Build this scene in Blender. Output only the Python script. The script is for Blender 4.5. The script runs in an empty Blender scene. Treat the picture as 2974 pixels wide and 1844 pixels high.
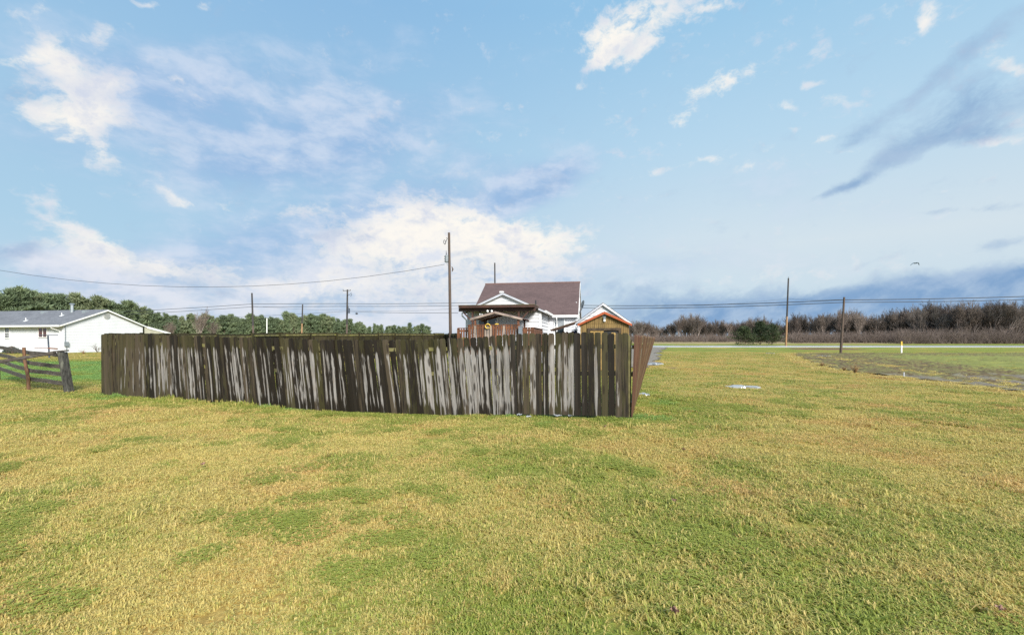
import bpy, bmesh, math, random
import numpy as np
from mathutils import Vector, Matrix, Euler

random.seed(7)
rng = np.random.default_rng(7)
R = math.radians
scene = bpy.context.scene
COL = scene.collection

# ------------------------------------------------------------------ camera
CAM_H = 1.75
F = 1322.0            # focal length in photo pixels (16 mm on 36 mm)
cam = bpy.data.cameras.new("camera")
cam.lens = 16.0
cam.sensor_width = 36.0
cam.shift_y = 0.0192
cam.clip_start = 0.05
cam.clip_end = 6000
cam_o = bpy.data.objects.new("camera", cam)
cam_o.location = (0, 0, CAM_H)
cam_o.rotation_euler = (R(90), 0, 0)
COL.objects.link(cam_o)
scene.camera = cam_o

# ------------------------------------------------------------------ exposure
scene.view_settings.view_transform = 'Standard'
scene.view_settings.look = 'None'
scene.view_settings.gamma = 1.0
EXPOSURE = 0.58
scene.view_settings.exposure = EXPOSURE
scene.view_settings.use_curve_mapping = False
scene.render.engine = 'CYCLES'
scene.cycles.max_bounces = 6
scene.cycles.transparent_max_bounces = 8
scene.cycles.use_denoising = False
scene.cycles.use_adaptive_sampling = False
scene.cycles.use_light_tree = False

# ------------------------------------------------------------------ node helper
class S:
    """A socket with arithmetic: builds math nodes."""
    def __init__(self, t, s): self.t, self.s = t, s
    def _m(self, op, b=None, c=None, rev=False):
        n = self.t.nodes.new('ShaderNodeMath'); n.operation = op
        args = [self, b, c]
        if rev: args = [b, self, c]
        for i, a in enumerate(args):
            if a is None: continue
            if isinstance(a, S): self.t.links.new(a.s, n.inputs[i])
            else: n.inputs[i].default_value = a
        return S(self.t, n.outputs[0])
    def __add__(self, o): return self._m('ADD', o)
    __radd__ = __add__
    def __mul__(self, o): return self._m('MULTIPLY', o)
    __rmul__ = __mul__
    def __sub__(self, o): return self._m('SUBTRACT', o)
    def __rsub__(self, o): return self._m('SUBTRACT', o, rev=True)
    def __truediv__(self, o): return self._m('DIVIDE', o)
    def max(self, o): return self._m('MAXIMUM', o)
    def min(self, o): return self._m('MINIMUM', o)
    def pow(self, o): return self._m('POWER', o)

class NT:
    def __init__(self, tree):
        self.t = tree; self.n = tree.nodes; self.l = tree.links
    def new(self, typ): return self.n.new(typ)
    def put(self, v, inp):
        if isinstance(v, S): self.l.new(v.s, inp)
        else: inp.default_value = v
    def smooth(self, x, a, b, lo=0.0, hi=1.0, linear=False):
        n = self.new('ShaderNodeMapRange')
        n.interpolation_type = 'LINEAR' if linear else 'SMOOTHSTEP'
        self.put(x, n.inputs[0])
        n.inputs[1].default_value = a; n.inputs[2].default_value = b
        n.inputs[3].default_value = lo; n.inputs[4].default_value = hi
        return S(self.t, n.outputs[0])
    def noise(self, vec, scale=1.0, detail=3.0, rough=0.55, w=None, dist=0.0, color=False):
        n = self.new('ShaderNodeTexNoise')
        n.noise_dimensions = '4D' if w is not None else '3D'
        self.put(vec, n.inputs['Vector'])
        if w is not None: self.put(w, n.inputs['W'])
        n.inputs['Scale'].default_value = scale
        n.inputs['Detail'].default_value = detail
        n.inputs['Roughness'].default_value = rough
        n.inputs['Distortion'].default_value = dist
        return S(self.t, n.outputs['Color' if color else 'Fac'])
    def mix(self, f, a, b, mode='MIX'):
        n = self.new('ShaderNodeMix'); n.data_type = 'RGBA'; n.blend_type = mode
        self.put(f, n.inputs[0])
        for v, i in ((a, 6), (b, 7)):
            if isinstance(v, S): self.l.new(v.s, n.inputs[i])
            else: n.inputs[i].default_value = (*v, 1.0)
        return S(self.t, n.outputs[2])
    def vec(self, x=0.0, y=0.0, z=0.0):
        n = self.new('ShaderNodeCombineXYZ')
        for i, v in enumerate((x, y, z)): self.put(v, n.inputs[i])
        return S(self.t, n.outputs[0])
    def sep(self, v):
        n = self.new('ShaderNodeSeparateXYZ'); self.put(v, n.inputs[0])
        return [S(self.t, o) for o in n.outputs]
    def vmul(self, v, s):
        n = self.new('ShaderNodeVectorMath'); n.operation = 'MULTIPLY'
        self.put(v, n.inputs[0]); n.inputs[1].default_value = s
        return S(self.t, n.outputs[0])
    def mapping(self, v, loc=(0, 0, 0), rot=(0, 0, 0), scale=(1, 1, 1), typ='TEXTURE'):
        n = self.new('ShaderNodeMapping'); n.vector_type = typ
        self.put(v, n.inputs[0])
        n.inputs[1].default_value = loc; n.inputs[2].default_value = rot; n.inputs[3].default_value = scale
        return S(self.t, n.outputs[0])
    def length(self, v):
        n = self.new('ShaderNodeVectorMath'); n.operation = 'LENGTH'
        self.put(v, n.inputs[0]); return S(self.t, n.outputs['Value'])
    def ramp(self, f, stops):
        n = self.new('ShaderNodeValToRGB'); self.put(f, n.inputs[0])
        e = n.color_ramp.elements
        while len(e) < len(stops): e.new(0.5)
        for k, (p, c) in enumerate(stops):
            e[k].position = p; e[k].color = (*c, 1.0)
        return S(self.t, n.outputs[0])
    def obj_random(self):
        n = self.new('ShaderNodeObjectInfo'); return S(self.t, n.outputs['Random'])
    def obj_color(self):
        n = self.new('ShaderNodeObjectInfo'); return S(self.t, n.outputs['Color'])
    def coord(self, which='Object'):
        n = self.new('ShaderNodeTexCoord'); return S(self.t, n.outputs[which])
    def position(self):
        n = self.new('ShaderNodeNewGeometry'); return S(self.t, n.outputs['Position'])
    def attr(self, name, typ='GEOMETRY', out='Fac'):
        n = self.new('ShaderNodeAttribute'); n.attribute_name = name; n.attribute_type = typ
        return S(self.t, n.outputs[out])

def srgb(r, g, b):
    def f(c):
        c /= 255.0
        return c / 12.92 if c <= 0.04045 else ((c + 0.055) / 1.055) ** 2.4
    return (f(r), f(g), f(b))

# ------------------------------------------------------------------ sky
SUN_EL, SUN_AZ = R(34), R(153)      # azimuth clockwise from +Y: behind the camera, a little to the right
world = bpy.data.worlds.new("World")
scene.world = world
world.use_nodes = True
wt = NT(world.node_tree)
wt.n.clear()
wout = wt.new('ShaderNodeOutputWorld')
wbg = wt.new('ShaderNodeBackground')
SKY_STRENGTH = 0.1 / 2 ** (EXPOSURE * 0.98)
wbg.inputs['Strength'].default_value = SKY_STRENGTH
SKY_SCALE = (1 / 0.1,) * 3
sky = wt.new('ShaderNodeTexSky')
sky.sky_type = 'NISHITA'
sky.sun_disc = False
sky.sun_elevation = SUN_EL
sky.sun_rotation = SUN_AZ
sky.air_density = 1.0
sky.dust_density = 1.5
sky.ozone_density = 1.0
dirv = wt.coord('Generated')
dx, dy, dz = wt.sep(dirv)
az = dx._m('ARCTAN2', dy)
el = dz._m('ARCSINE')
ae = wt.vec(az, el, 0.0)

def px_dir(px, py):
    u, v = (px - 1487) / F, (979 - py) / F
    return math.atan2(u, 1), math.atan2(v, math.hypot(u, 1))

def px_ellipse(px, py, rx, ry, rot):
    """centre, axes and turn of a cloud patch as angles on the sky"""
    c = np.array(px_dir(px, py))
    a = math.radians(rot)
    j = []
    for (ex, ey) in ((math.cos(a) * rx, math.sin(a) * rx), (-math.sin(a) * ry, math.cos(a) * ry)):
        j.append(np.array(px_dir(px + ex * 0.5, py - ey * 0.5)) - np.array(px_dir(px - ex * 0.5, py + ey * 0.5)))
    J = np.array(j).T
    U, sv, Vt = np.linalg.svd(J)
    ang = math.atan2(U[1, 0], U[0, 0])
    return c, sv, ang

warp = wt.noise(ae, 6.0, 5.0, 0.6, color=True)
wx, wy, wz = wt.sep(warp)
aew = wt.vec(az + (wx - 0.5) * 0.07, el + (wy - 0.5) * 0.05, 0.0)

ax_w, el_w = az + (wx - 0.5) * 0.07, el + (wy - 0.5) * 0.05
chain = [0.0]
def blobs(lst):
    # the running sum rides along in z (scaled away) so that the nodes evaluate one after another
    tot = None
    for (px, py, rx, ry, rot, amp) in lst:
        c, sv, ang = px_ellipse(px, py, rx, ry, rot)
        v = wt.vec(ax_w, el_w, chain[0])
        m = wt.mapping(v, (c[0], c[1], 0), (0, 0, ang), (sv[0], sv[1], 1.0e6))
        k = wt.smooth(wt.length(m), 1.55, 0.0)
        if tot is None: tot = k * amp
        else:
            n = k._m('MULTIPLY_ADD', amp, tot); tot = n
        chain[0] = tot
    return tot

# base air: the clear sky seen through a thin high veil that thickens to the right and to the horizon
veil_el = wt.smooth(el, 0.0, 0.62, linear=True)
veil_left = wt.ramp(veil_el, [(0.0, srgb(198, 218, 234)), (0.3, srgb(176, 212, 235)), (0.65, srgb(166, 207, 237)), (1.0, srgb(148, 195, 235))])
veil_right = wt.ramp(veil_el, [(0.0, srgb(196, 220, 238)), (0.28, srgb(220, 234, 242)), (0.6, srgb(192, 225, 246)), (1.0, srgb(158, 208, 242))])
veil = wt.mix(wt.smooth(az, -0.45, 0.5), veil_left, veil_right)
veil10 = wt.mix(1.0, veil, SKY_SCALE, 'MULTIPLY')
lo_n = wt.noise(aew, 5.0, 4.0, 0.55)
base = wt.mix(0.86, S(wt.t, sky.outputs[0]), veil10)

def cloud_over(base, dens, color_a, color_b, shade):
    c = wt.mix(shade, color_a, color_b)
    c10 = wt.mix(1.0, c, SKY_SCALE, 'MULTIPLY')
    return wt.mix(dens, base, c10)

# soft grey-lavender sheets
sheets = blobs([
    (700, 330, 420, 190, 10, 0.75), (820, 480, 330, 90, 8, 0.5), (1330, 560, 420, 110, 8, 0.6), (1130, 330, 250, 260, 40, 0.35),
    (470, 230, 260, 160, 0, 0.5), (150, 250, 300, 260, 0, 0.45), (1000, 690, 420, 130, 5, 0.6), (1560, 540, 190, 60, 24, 0.9),
    (700, 720, 300, 120, 0, 0.5), (1900, 760, 420, 70, 4, 0.45), (2450, 600, 420, 70, 4, 0.25), (300, 790, 400, 90, 0, 0.6), (1000, 420, 500, 120, 12, 0.4), (2100, 560, 400, 60, 10, 0.3)])
nsheet = wt.noise(wt.vmul(aew, (3.0, 6.5, 1)), 2.2, 5.0, 0.6)
gen = wt.smooth(wt.noise(wt.vmul(dirv, (1.0, 1.0, 1.7)), 2.4, 4.0, 0.6), 0.52, 0.75)
sheet_d = wt.smooth(sheets + gen * 0.25 + (nsheet - 0.5) * 1.5, 0.10, 1.05) * 0.85
c1 = cloud_over(base, sheet_d, srgb(150, 184, 224), srgb(206, 219, 239), wt.smooth(nsheet, 0.36, 0.64))
# milky low cloud over the left half of the horizon
milk = blobs([(1250, 780, 420, 170, 0, 0.95), (800, 870, 420, 110, 0, 0.75), (430, 830, 330, 110, -6, 0.85), (1650, 830, 260, 90, 0, 0.55), (200, 780, 200, 90, -10, 0.6), (1150, 930, 600, 80, 0, 0.6), (2250, 770, 420, 60, 0, 0.35)])
milk_d = wt.smooth(milk + (nsheet - 0.5) * 0.8, 0.15, 0.95) * 0.85
c1 = cloud_over(c1, milk_d, srgb(186, 205, 229), srgb(228, 231, 241), wt.smooth(nsheet, 0.40, 0.60))

# bright broken cumulus
white = blobs([
    (240, 265, 175, 90, -18, 1.1), (155, 165, 85, 42, -25, 0.95), (40, 148, 80, 26, 5, 0.95), (310, 95, 60, 38, 60, 0.6), (105, 25, 85, 28, 5, 0.6),
    (150, 340, 150, 50, -22, 1.0), (300, 345, 100, 50, -5, 0.8), (300, 455, 80, 52, -25, 0.9), (195, 400, 40, 20, 0, 0.6), (340, 240, 70, 30, 0, 0.6),
    (150, 110, 80, 40, 0, 0.45), (500, 228, 55, 28, -20, 0.5), (600, 22, 22, 18, 0, 0.7), (430, 5, 50, 12, 0, 0.6), (250, 90, 40, 20, 0, 0.4),
    (470, 560, 75, 30, -32, 0.7), (530, 590, 60, 16, -25, 0.55), (655, 592, 50, 13, -22, 0.7), (900, 620, 150, 24, 4, 0.62), (630, 630, 40, 10, -10, 0.5),
    (150, 590, 130, 16, -14, 0.68), (180, 640, 150, 22, -22, 0.62), (250, 705, 150, 55, -12, 0.95), (380, 760, 180, 45, -10, 0.75), (600, 800, 230, 50, -6, 0.65),
    (1180, 640, 160, 85, 12, 1.1), (1330, 660, 160, 70, 0, 1.1), (1480, 690, 150, 60, -10, 0.95), (1620, 690, 140, 55, -8, 0.9), (1240, 760, 330, 80, 0, 0.85),
    (1040, 710, 160, 60, 0, 0.7), (1560, 770, 240, 55, -6, 0.7), (1200, 860, 320, 60, 0, 0.55), (900, 830, 220, 50, 0, 0.5), (1440, 860, 200, 60, 0, 0.45),
    (1860, 55, 190, 80, 24, 1.15), (1760, 130, 70, 70, 40, 0.85), (1860, 155, 70, 28, 38, 1.0), (1740, 180, 60, 25, 25, 0.7), (2060, 12, 60, 22, 10, 0.9), (1670, 244, 30, 13, 0, 0.75),
    (2090, 245, 115, 38, 16, 1.0), (2000, 330, 80, 40, 40, 0.9), (1990, 210, 30, 18, 30, 0.5), (2185, 190, 28, 16, 50, 0.5), (2360, 155, 70, 26, 22, 0.55), (2715, 35, 55, 40, 45, 1.0), (2690, 70, 30, 25, 60, 0.6),
    (2355, 255, 45, 16, 8, 0.62), (2295, 316, 32, 16, 0, 0.8), (2415, 298, 70, 18, -6, 0.7), (2310, 380, 26, 9, 0, 0.6), (2060, 465, 110, 16, 5, 0.6), (1905, 493, 40, 14, 10, 0.7), (2165, 490, 55, 17, 15, 0.68), (2250, 440, 34, 12, 8, 0.6),
    (2400, 405, 50, 16, 22, 0.62), (2490, 432, 50, 16, 15, 0.5), (2735, 553, 36, 9, 8, 0.7), (2930, 190, 80, 34, -20, 0.85), (2900, 130, 60, 20, 20, 0.6), (2950, 335, 60, 30, 10, 0.6), (2900, 400, 120, 22, 3, 0.75), (2760, 210, 60, 30, 35, 0.35),
    (2330, 795, 420, 26, 3, 0.40), (2580, 30, 60, 25, 40, 0.35)])
nfine = wt.noise(wt.vmul(aew, (1.0, 1.5, 1)), 22.0, 9.0, 0.66)
nf2 = wt.noise(wt.vmul(aew, (1.0, 1.4, 1)), 62.0, 6.0, 0.65)
nbig = wt.noise(wt.vmul(aew, (1.0, 1.4, 1)), 6.0, 4.0, 0.5)
dens_w = white * 0.86 + gen * 0.12 + (nfine - 0.5) * 2.9 + (nf2 - 0.5) * 0.55 + (nbig - 0.5) * 1.3
aw = wt.smooth(dens_w, 0.20, 1.20) * 0.97
c2 = cloud_over(c1, aw, srgb(255, 250, 241), srgb(212, 219, 234), wt.smooth(nfine * 0.6 + nbig * 0.6, 0.52, 0.80))

# slate-blue clouds: the slanting bank at the right and the low band on the horizon
dark = blobs([
    (2490, 395, 110, 34, 30, 0.9), (2580, 470, 190, 40, 32, 0.7), (2690, 350, 190, 60, 35, 0.72), (2880, 300, 180, 100, 20, 0.85), (2850, 130, 200, 34, 33, 0.75), (2650, 265, 150, 30, 32, 0.6), (2420, 560, 90, 16, 28, 0.5),
    (2460, 545, 90, 20, 25, 0.6), (2830, 380, 130, 40, 8, 0.7), (2870, 605, 110, 18, 8, 0.6), (2700, 620, 90, 12, 5, 0.5), (2900, 715, 110, 20, 12, 0.7), (2510, 775, 90, 10, 14, 0.45),
    (2800, 835, 560, 50, 5, 1.1), (2330, 885, 520, 60, 3, 1.05), (2974, 900, 500, 90, 0, 1.1), (1980, 905, 360, 70, 0, 0.95), (2350, 950, 600, 50, 0, 0.9), (1800, 830, 200, 34, 0, 0.5), (3100, 800, 200, 60, 0, 1.0),
    (40, 260, 110, 36, 0, 0.65), (40, 735, 130, 32, -6, 0.85), (130, 700, 90, 22, 10, 0.5), (330, 850, 230, 26, 0, 0.5), (640, 850, 200, 24, -4, 0.55), (1000, 690, 130, 24, 0, 0.45), (1350, 738, 90, 15, 8, 0.5),
    (1550, 560, 130, 26, 27, 0.55), (1100, 850, 200, 18, 0, 0.35)])
ndark = wt.noise(wt.vmul(wt.mapping(aew, (0, 0, 0), (0, 0, R(22)), (1, 1, 1)), (1.0, 1.7, 1)), 11.0, 9.0, 0.62)
ad = wt.smooth(dark * 0.9 + (ndark - 0.5) * 2.4 + (nfine - 0.5) * 1.1, 0.15, 1.35) * 0.88
c3 = cloud_over(c2, ad, srgb(116, 156, 201), srgb(164, 189, 218), wt.smooth(ndark, 0.38, 0.66))
c4 = wt.mix(wt.smooth(el, -0.004, -0.03), c3, (1.6, 1.5, 1.1))   # the land below the horizon
wt.put(c4, wbg.inputs['Color'])
wt.l.new(wbg.outputs[0], wout.inputs[0])
world.cycles.sampling_method = 'NONE'      # a smooth sky: the surfaces' own sampling finds it with less noise

# ------------------------------------------------------------------ sun
sun = bpy.data.lights.new("sun", 'SUN')
sun.energy = 4.8
sun.angle = R(20)
sun.color = (1.0, 0.965, 0.90)
sun_o = bpy.data.objects.new("sun", sun)
sd = Vector((math.sin(SUN_AZ) * math.cos(SUN_EL), math.cos(SUN_AZ) * math.cos(SUN_EL), math.sin(SUN_EL)))
sun_o.rotation_euler = sd.to_track_quat('Z', 'Y').to_euler()
sun_o.location = (-20, -40, 60)
COL.objects.link(sun_o)

# ------------------------------------------------------------------ numeric noise
def vnoise(x, y, seed=0):
    x = np.asarray(x, float); y = np.asarray(y, float)
    xi = np.floor(x).astype(np.int64); yi = np.floor(y).astype(np.int64)
    fx = x - xi; fy = y - yi
    fx = fx * fx * (3 - 2 * fx); fy = fy * fy * (3 - 2 * fy)
    def h(a, b):
        n = (a * 374761393 + b * 668265263 + seed * 1442695041) & 0xFFFFFFFF
        n = ((n ^ (n >> 13)) * 1274126177) & 0xFFFFFFFF
        return ((n ^ (n >> 16)) & 0xFFFF) / 65535.0
    return (h(xi, yi) * (1 - fx) + h(xi + 1, yi) * fx) * (1 - fy) + (h(xi, yi + 1) * (1 - fx) + h(xi + 1, yi + 1) * fx) * fy
def fbm(x, y, seed=0, o=3):
    s = 0; a = 0.5; t = 0
    for k in range(o):
        s = s + a * vnoise(np.asarray(x) * 2 ** k, np.asarray(y) * 2 ** k, seed + k * 17); t += a; a *= 0.5
    return s / t
def sstep(a, b, x):
    t = np.clip((np.asarray(x, float) - a) / (b - a), 0, 1)
    return t * t * (3 - 2 * t)

# ------------------------------------------------------------------ places
FL = np.array([-12.25, 13.59])       # left end of the long fence
FR = np.array([2.52, 9.82])          # its right corner
FDIR = (FR - FL) / np.linalg.norm(FR - FL)
FLEN = float(np.linalg.norm(FR - FL))
FNRM = np.array([FDIR[1], -FDIR[0]])  # toward the camera
if FNRM[1] > 0: FNRM = -FNRM
FIELD = [(26.5, 42.3), (24.9, 41.0), (21.0, 33.5), (18.2, 28.0), (16.4, 23.5), (15.9, 21.5), (16.2, 19.2), (16.0, 16.5), (15.5, 13.8), (15.2, 8.0), (15.0, -2.0), (95.0, -2.0), (95.0, 42.8)]
DRIVE = [(4.6, 23.8), (7.6, 24.4), (8.7, 25.6), (9.3, 27.2), (9.6, 29.5), (11.0, 33.0), (13.6, 41.0), (18.0, 53.0), (24.0, 68.2), (18.0, 68.2), (12.0, 52.0), (8.0, 38.0), (5.0, 29.0)]
ROAD_Y = (68.0, 78.5)
def gz(x, y):
    x = np.asarray(x, float); y = np.asarray(y, float)
    z = 0.25 * sstep(11, 44, y)
    z = z - 0.13 * np.exp(-((x + 3.9) / 4.4) ** 2 - ((y - 11.6) / 3.6) ** 2)
    # shallow ditch between verge and road
    z = z - 0.16 * np.exp(-((y - 60.0) / 5.0) ** 2) * sstep(14, 30, x)
    return z
def bump(x, y):
    fade = 1 - sstep(18, 40, np.hypot(x, y))
    return ((fbm(np.asarray(x) * 1.1, np.asarray(y) * 1.1, 5, 3) - 0.5) * 0.075 + (fbm(np.asarray(x) * 0.25, np.asarray(y) * 0.25, 9, 2) - 0.5) * 0.06) * fade
def gzb(x, y):
    d, s = fence_dist(x, y)
    return gz(x, y) + bump(x, y) * (1 - np.exp(-(d / 0.7) ** 2)) - 0.015 * np.exp(-(d / 0.7) ** 2)
def inside(poly, x, y):
    x = np.asarray(x, float); y = np.asarray(y, float)
    r = np.zeros(x.shape, bool); n = len(poly)
    for i in range(n):
        x1, y1 = poly[i]; x2, y2 = poly[(i + 1) % n]
        c = ((y1 > y) != (y2 > y)) & (x < (x2 - x1) * (y - y1) / ((y2 - y1) + 1e-12) + x1)
        r ^= c
    return r
def fence_dist(x, y):
    """signed distance in front of the long fence and place along it"""
    dxn = np.asarray(x, float) - FL[0]; dyn = np.asarray(y, float) - FL[1]
    return dxn * FNRM[0] + dyn * FNRM[1], dxn * FDIR[0] + dyn * FDIR[1]
def greenness(x, y):
    """how green (1) or straw coloured (0) the turf is"""
    x = np.asarray(x, float); y = np.asarray(y, float)
    n = fbm(x * 0.34 + 3, y * 0.34, 21, 4)
    n2 = fbm(x * 1.4, y * 1.4, 33, 3)
    n3 = fbm(x * 3.1, y * 3.1, 37, 2)
    gcol = 0.415 + (n - 0.5) * 0.65 + (n2 - 0.5) * 0.85 + (n3 - 0.5) * 0.7
    d, s = fence_dist(x, y)
    foot = np.exp(-(np.clip(d, 0, 9) / 0.8) ** 2) * (s > -2.0) * (s < FLEN + 1.2) * (d > -0.4)
    gcol = gcol + 0.42 * foot
    gcol = np.where((d < 0) & (s > 0) & (s < FLEN), gcol + 0.25, gcol)          # inside the yard
    gcol = gcol + 0.45 * np.exp(-(((x - 4.4) / 1.2) ** 2) - (((y - 13.0) / 4.0) ** 2))   # strip by the leaning fence
    gcol = gcol + 0.22 * np.exp(-(((x - 0.4) / 1.6) ** 2) - (((y - 2.8) / 0.8) ** 2))    # greener patch at our feet
    gcol = gcol + 0.18 * np.exp(-(((x - 1.9) / 0.8) ** 2) - (((y - 3.3) / 0.8) ** 2))
    gcol = gcol - 0.32 * np.exp(-(((x + 2.4) / 1.2) ** 2) - (((y - 3.4) / 1.2) ** 2))    # straw patch lower left
    gcol = gcol - 0.15 * sstep(3.5, 6.0, y) * (1 - sstep(8.0, 9.5, y))
    past = sstep(16, 19, y) * (1 - sstep(27, 34, y)) * (x < -11)                         # bright pasture left
    gcol = gcol + 0.85 * past
    gcol = gcol + 0.28 * sstep(38, 50, y)
    return np.clip(gcol, 0, 1.3)

# ------------------------------------------------------------------ mesh builder
class MB:
    def __init__(self): self.v, self.f, self.m = [], [], []
    def face(self, pts, m=0):
        i = len(self.v); self.v += [tuple(p) for p in pts]
        self.f.append(tuple(range(i, i + len(pts)))); self.m.append(m)
    def box(self, p0, p1, m=0):
        x0, y0, z0 = p0; x1, y1, z1 = p1
        i = len(self.v)
        self.v += [(x0, y0, z0), (x1, y0, z0), (x1, y1, z0), (x0, y1, z0), (x0, y0, z1), (x1, y0, z1), (x1, y1, z1), (x0, y1, z1)]
        for q in ((0, 3, 2, 1), (4, 5, 6, 7), (0, 1, 5, 4), (1, 2, 6, 5), (2, 3, 7, 6), (3, 0, 4, 7)):
            self.f.append(tuple(i + k for k in q)); self.m.append(m)
    def hexa(self, b, t, m=0):
        """solid between two 4-point rings"""
        i = len(self.v); self.v += [tuple(p) for p in b] + [tuple(p) for p in t]
        n = len(b)
        self.f.append(tuple(i + k for k in reversed(range(n)))); self.m.append(m)
        self.f.append(tuple(i + n + k for k in range(n))); self.m.append(m)
        for k in range(n):
            j = (k + 1) % n
            self.f.append((i + k, i + j, i + n + j, i + n + k)); self.m.append(m)
    def slab(self, pts, th, m=0):
        """plate: pts is the top outline, th straight down"""
        self.hexa([(p[0], p[1], p[2] - th) for p in pts], pts, m)
    def beam(self, a, b, w, h, m=0, up=(0, 0, 1)):
        a = Vector(a); b = Vector(b); d = (b - a).normalized()
        u = Vector(up)
        s = d.cross(u)
        if s.length < 1e-4: s = d.cross(Vector((1, 0, 0)))
        s.normalize(); t = s.cross(d).normalized()
        def ring(p): return [p - s * w / 2 - t * h / 2, p + s * w / 2 - t * h / 2, p + s * w / 2 + t * h / 2, p - s * w / 2 + t * h / 2]
        self.hexa(ring(a), ring(b), m)
    def tube(self, pts, rad, sides=8, m=0, caps=True):
        pts = [Vector(p) for p in pts]
        if not hasattr(rad, '__len__'): rad = [rad] * len(pts)
        base = len(self.v); ref = None
        for k, p in enumerate(pts):
            d = (pts[min(k + 1, len(pts) - 1)] - pts[max(k - 1, 0)])
            d = d.normalized() if d.length > 1e-9 else Vector((0, 0, 1))
            if ref is None or abs(ref.dot(d)) > 0.95:
                ref = Vector((1, 0, 0)) if abs(d.x) < 0.8 else Vector((0, 1, 0))
            s = d.cross(ref).normalized(); t = s.cross(d)
            for q in range(sides):
                a = 2 * math.pi * q / sides
                self.v.append(tuple(p + (s * math.cos(a) + t * math.sin(a)) * rad[k]))
        for k in range(len(pts) - 1):
            for q in range(sides):
                r = (q + 1) % sides
                self.f.append((base + k * sides + q, base + k * sides + r, base + (k + 1) * sides + r, base + (k + 1) * sides + q)); self.m.append(m)
        if caps:
            self.f.append(tuple(base + q for q in reversed(range(sides)))); self.m.append(m)
            self.f.append(tuple(base + (len(pts) - 1) * sides + q for q in range(sides))); self.m.append(m)
    def blob(self, c, r, seg=10, rings=6, jit=0.0, m=0):
        base = len(self.v); rx, ry, rz = r if hasattr(r, '__len__') else (r, r, r)
        for i in range(rings + 1):
            th = math.pi * i / rings
            for j in range(seg):
                ph = 2 * math.pi * j / seg
                k = 1 + random.uniform(-jit, jit)
                self.v.append((c[0] + rx * k * math.sin(th) * math.cos(ph), c[1] + ry * k * math.sin(th) * math.sin(ph), c[2] + rz * k * math.cos(th)))
        for i in range(rings):
            for j in range(seg):
                j2 = (j + 1) % seg
                self.f.append((base + i * seg + j, base + (i + 1) * seg + j, base + (i + 1) * seg + j2, base + i * seg + j2)); self.m.append(m)
    def mesh(self, name, mats, smooth=False):
        me = bpy.data.meshes.new(name)
        me.from_pydata(self.v, [], self.f)
        for x in (mats if isinstance(mats, (list, tuple)) else [mats]): me.materials.append(x)
        if any(self.m): me.polygons.foreach_set('material_index', self.m)
        if smooth: me.polygons.foreach_set('use_smooth', [True] * len(self.f))
        me.update()
        return me

def link(name, me, parent=None, loc=(0, 0, 0), rot=(0, 0, 0), label=None, cat=None, group=None, kind=None):
    o = bpy.data.objects.new(name, me); COL.objects.link(o)
    o.location = loc; o.rotation_euler = rot
    if parent: o.parent = parent
    if label: o['label'] = label
    if cat: o['category'] = cat
    if group: o['group'] = group
    if kind: o['kind'] = kind
    return o
def thing(name, label, cat, loc=(0, 0, 0), rz=0.0, group=None):
    return link(name, None, None, loc, (0, 0, rz), label, cat, group)
def part(name, mb, mat, parent, smooth=False, label=None, kind=None):
    return link(name, mb.mesh(name, mat, smooth), parent, label=label, kind=kind)

# ------------------------------------------------------------------ materials
def new_mat(name):
    m = bpy.data.materials.new(name); m.use_nodes = True
    t = NT(m.node_tree); t.n.clear()
    out = t.new('ShaderNodeOutputMaterial'); b = t.new('ShaderNodeBsdfPrincipled')
    t.l.new(b.outputs[0], out.inputs[0])
    return m, t, b
def bumpy(t, b, h, strength=0.4, dist=0.02):
    n = t.new('ShaderNodeBump'); n.inputs['Strength'].default_value = strength; n.inputs['Distance'].default_value = dist
    t.put(h, n.inputs['Height']); t.l.new(n.outputs[0], b.inputs['Normal'])
def plain(name, c, rough=0.6, var=0.15, scale=6.0, metal=0.0, spec=0.5, dirt=None, stretch=(1, 1, 1), bump_s=0.0):
    m, t, b = new_mat(name)
    co = t.vmul(t.coord('Object'), stretch)
    n = t.noise(co, scale, 5, 0.6)
    dk = tuple(x * (1 - var) for x in c); lt = tuple(min(x * (1 + var), 1) for x in c)
    colr = t.mix(t.smooth(n, 0.3, 0.7), dk, lt)
    if dirt:
        n2 = t.noise(co, scale * 0.35, 6, 0.65)
        colr = t.mix(t.smooth(n2, 0.5, 0.75) * dirt[1], colr, dirt[0])
    t.put(colr, b.inputs['Base Color'])
    b.inputs['Roughness'].default_value = rough; b.inputs['Metallic'].default_value = metal
    b.inputs['Specular IOR Level'].default_value = spec
    if bump_s: bumpy(t, b, n, bump_s)
    return m

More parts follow.
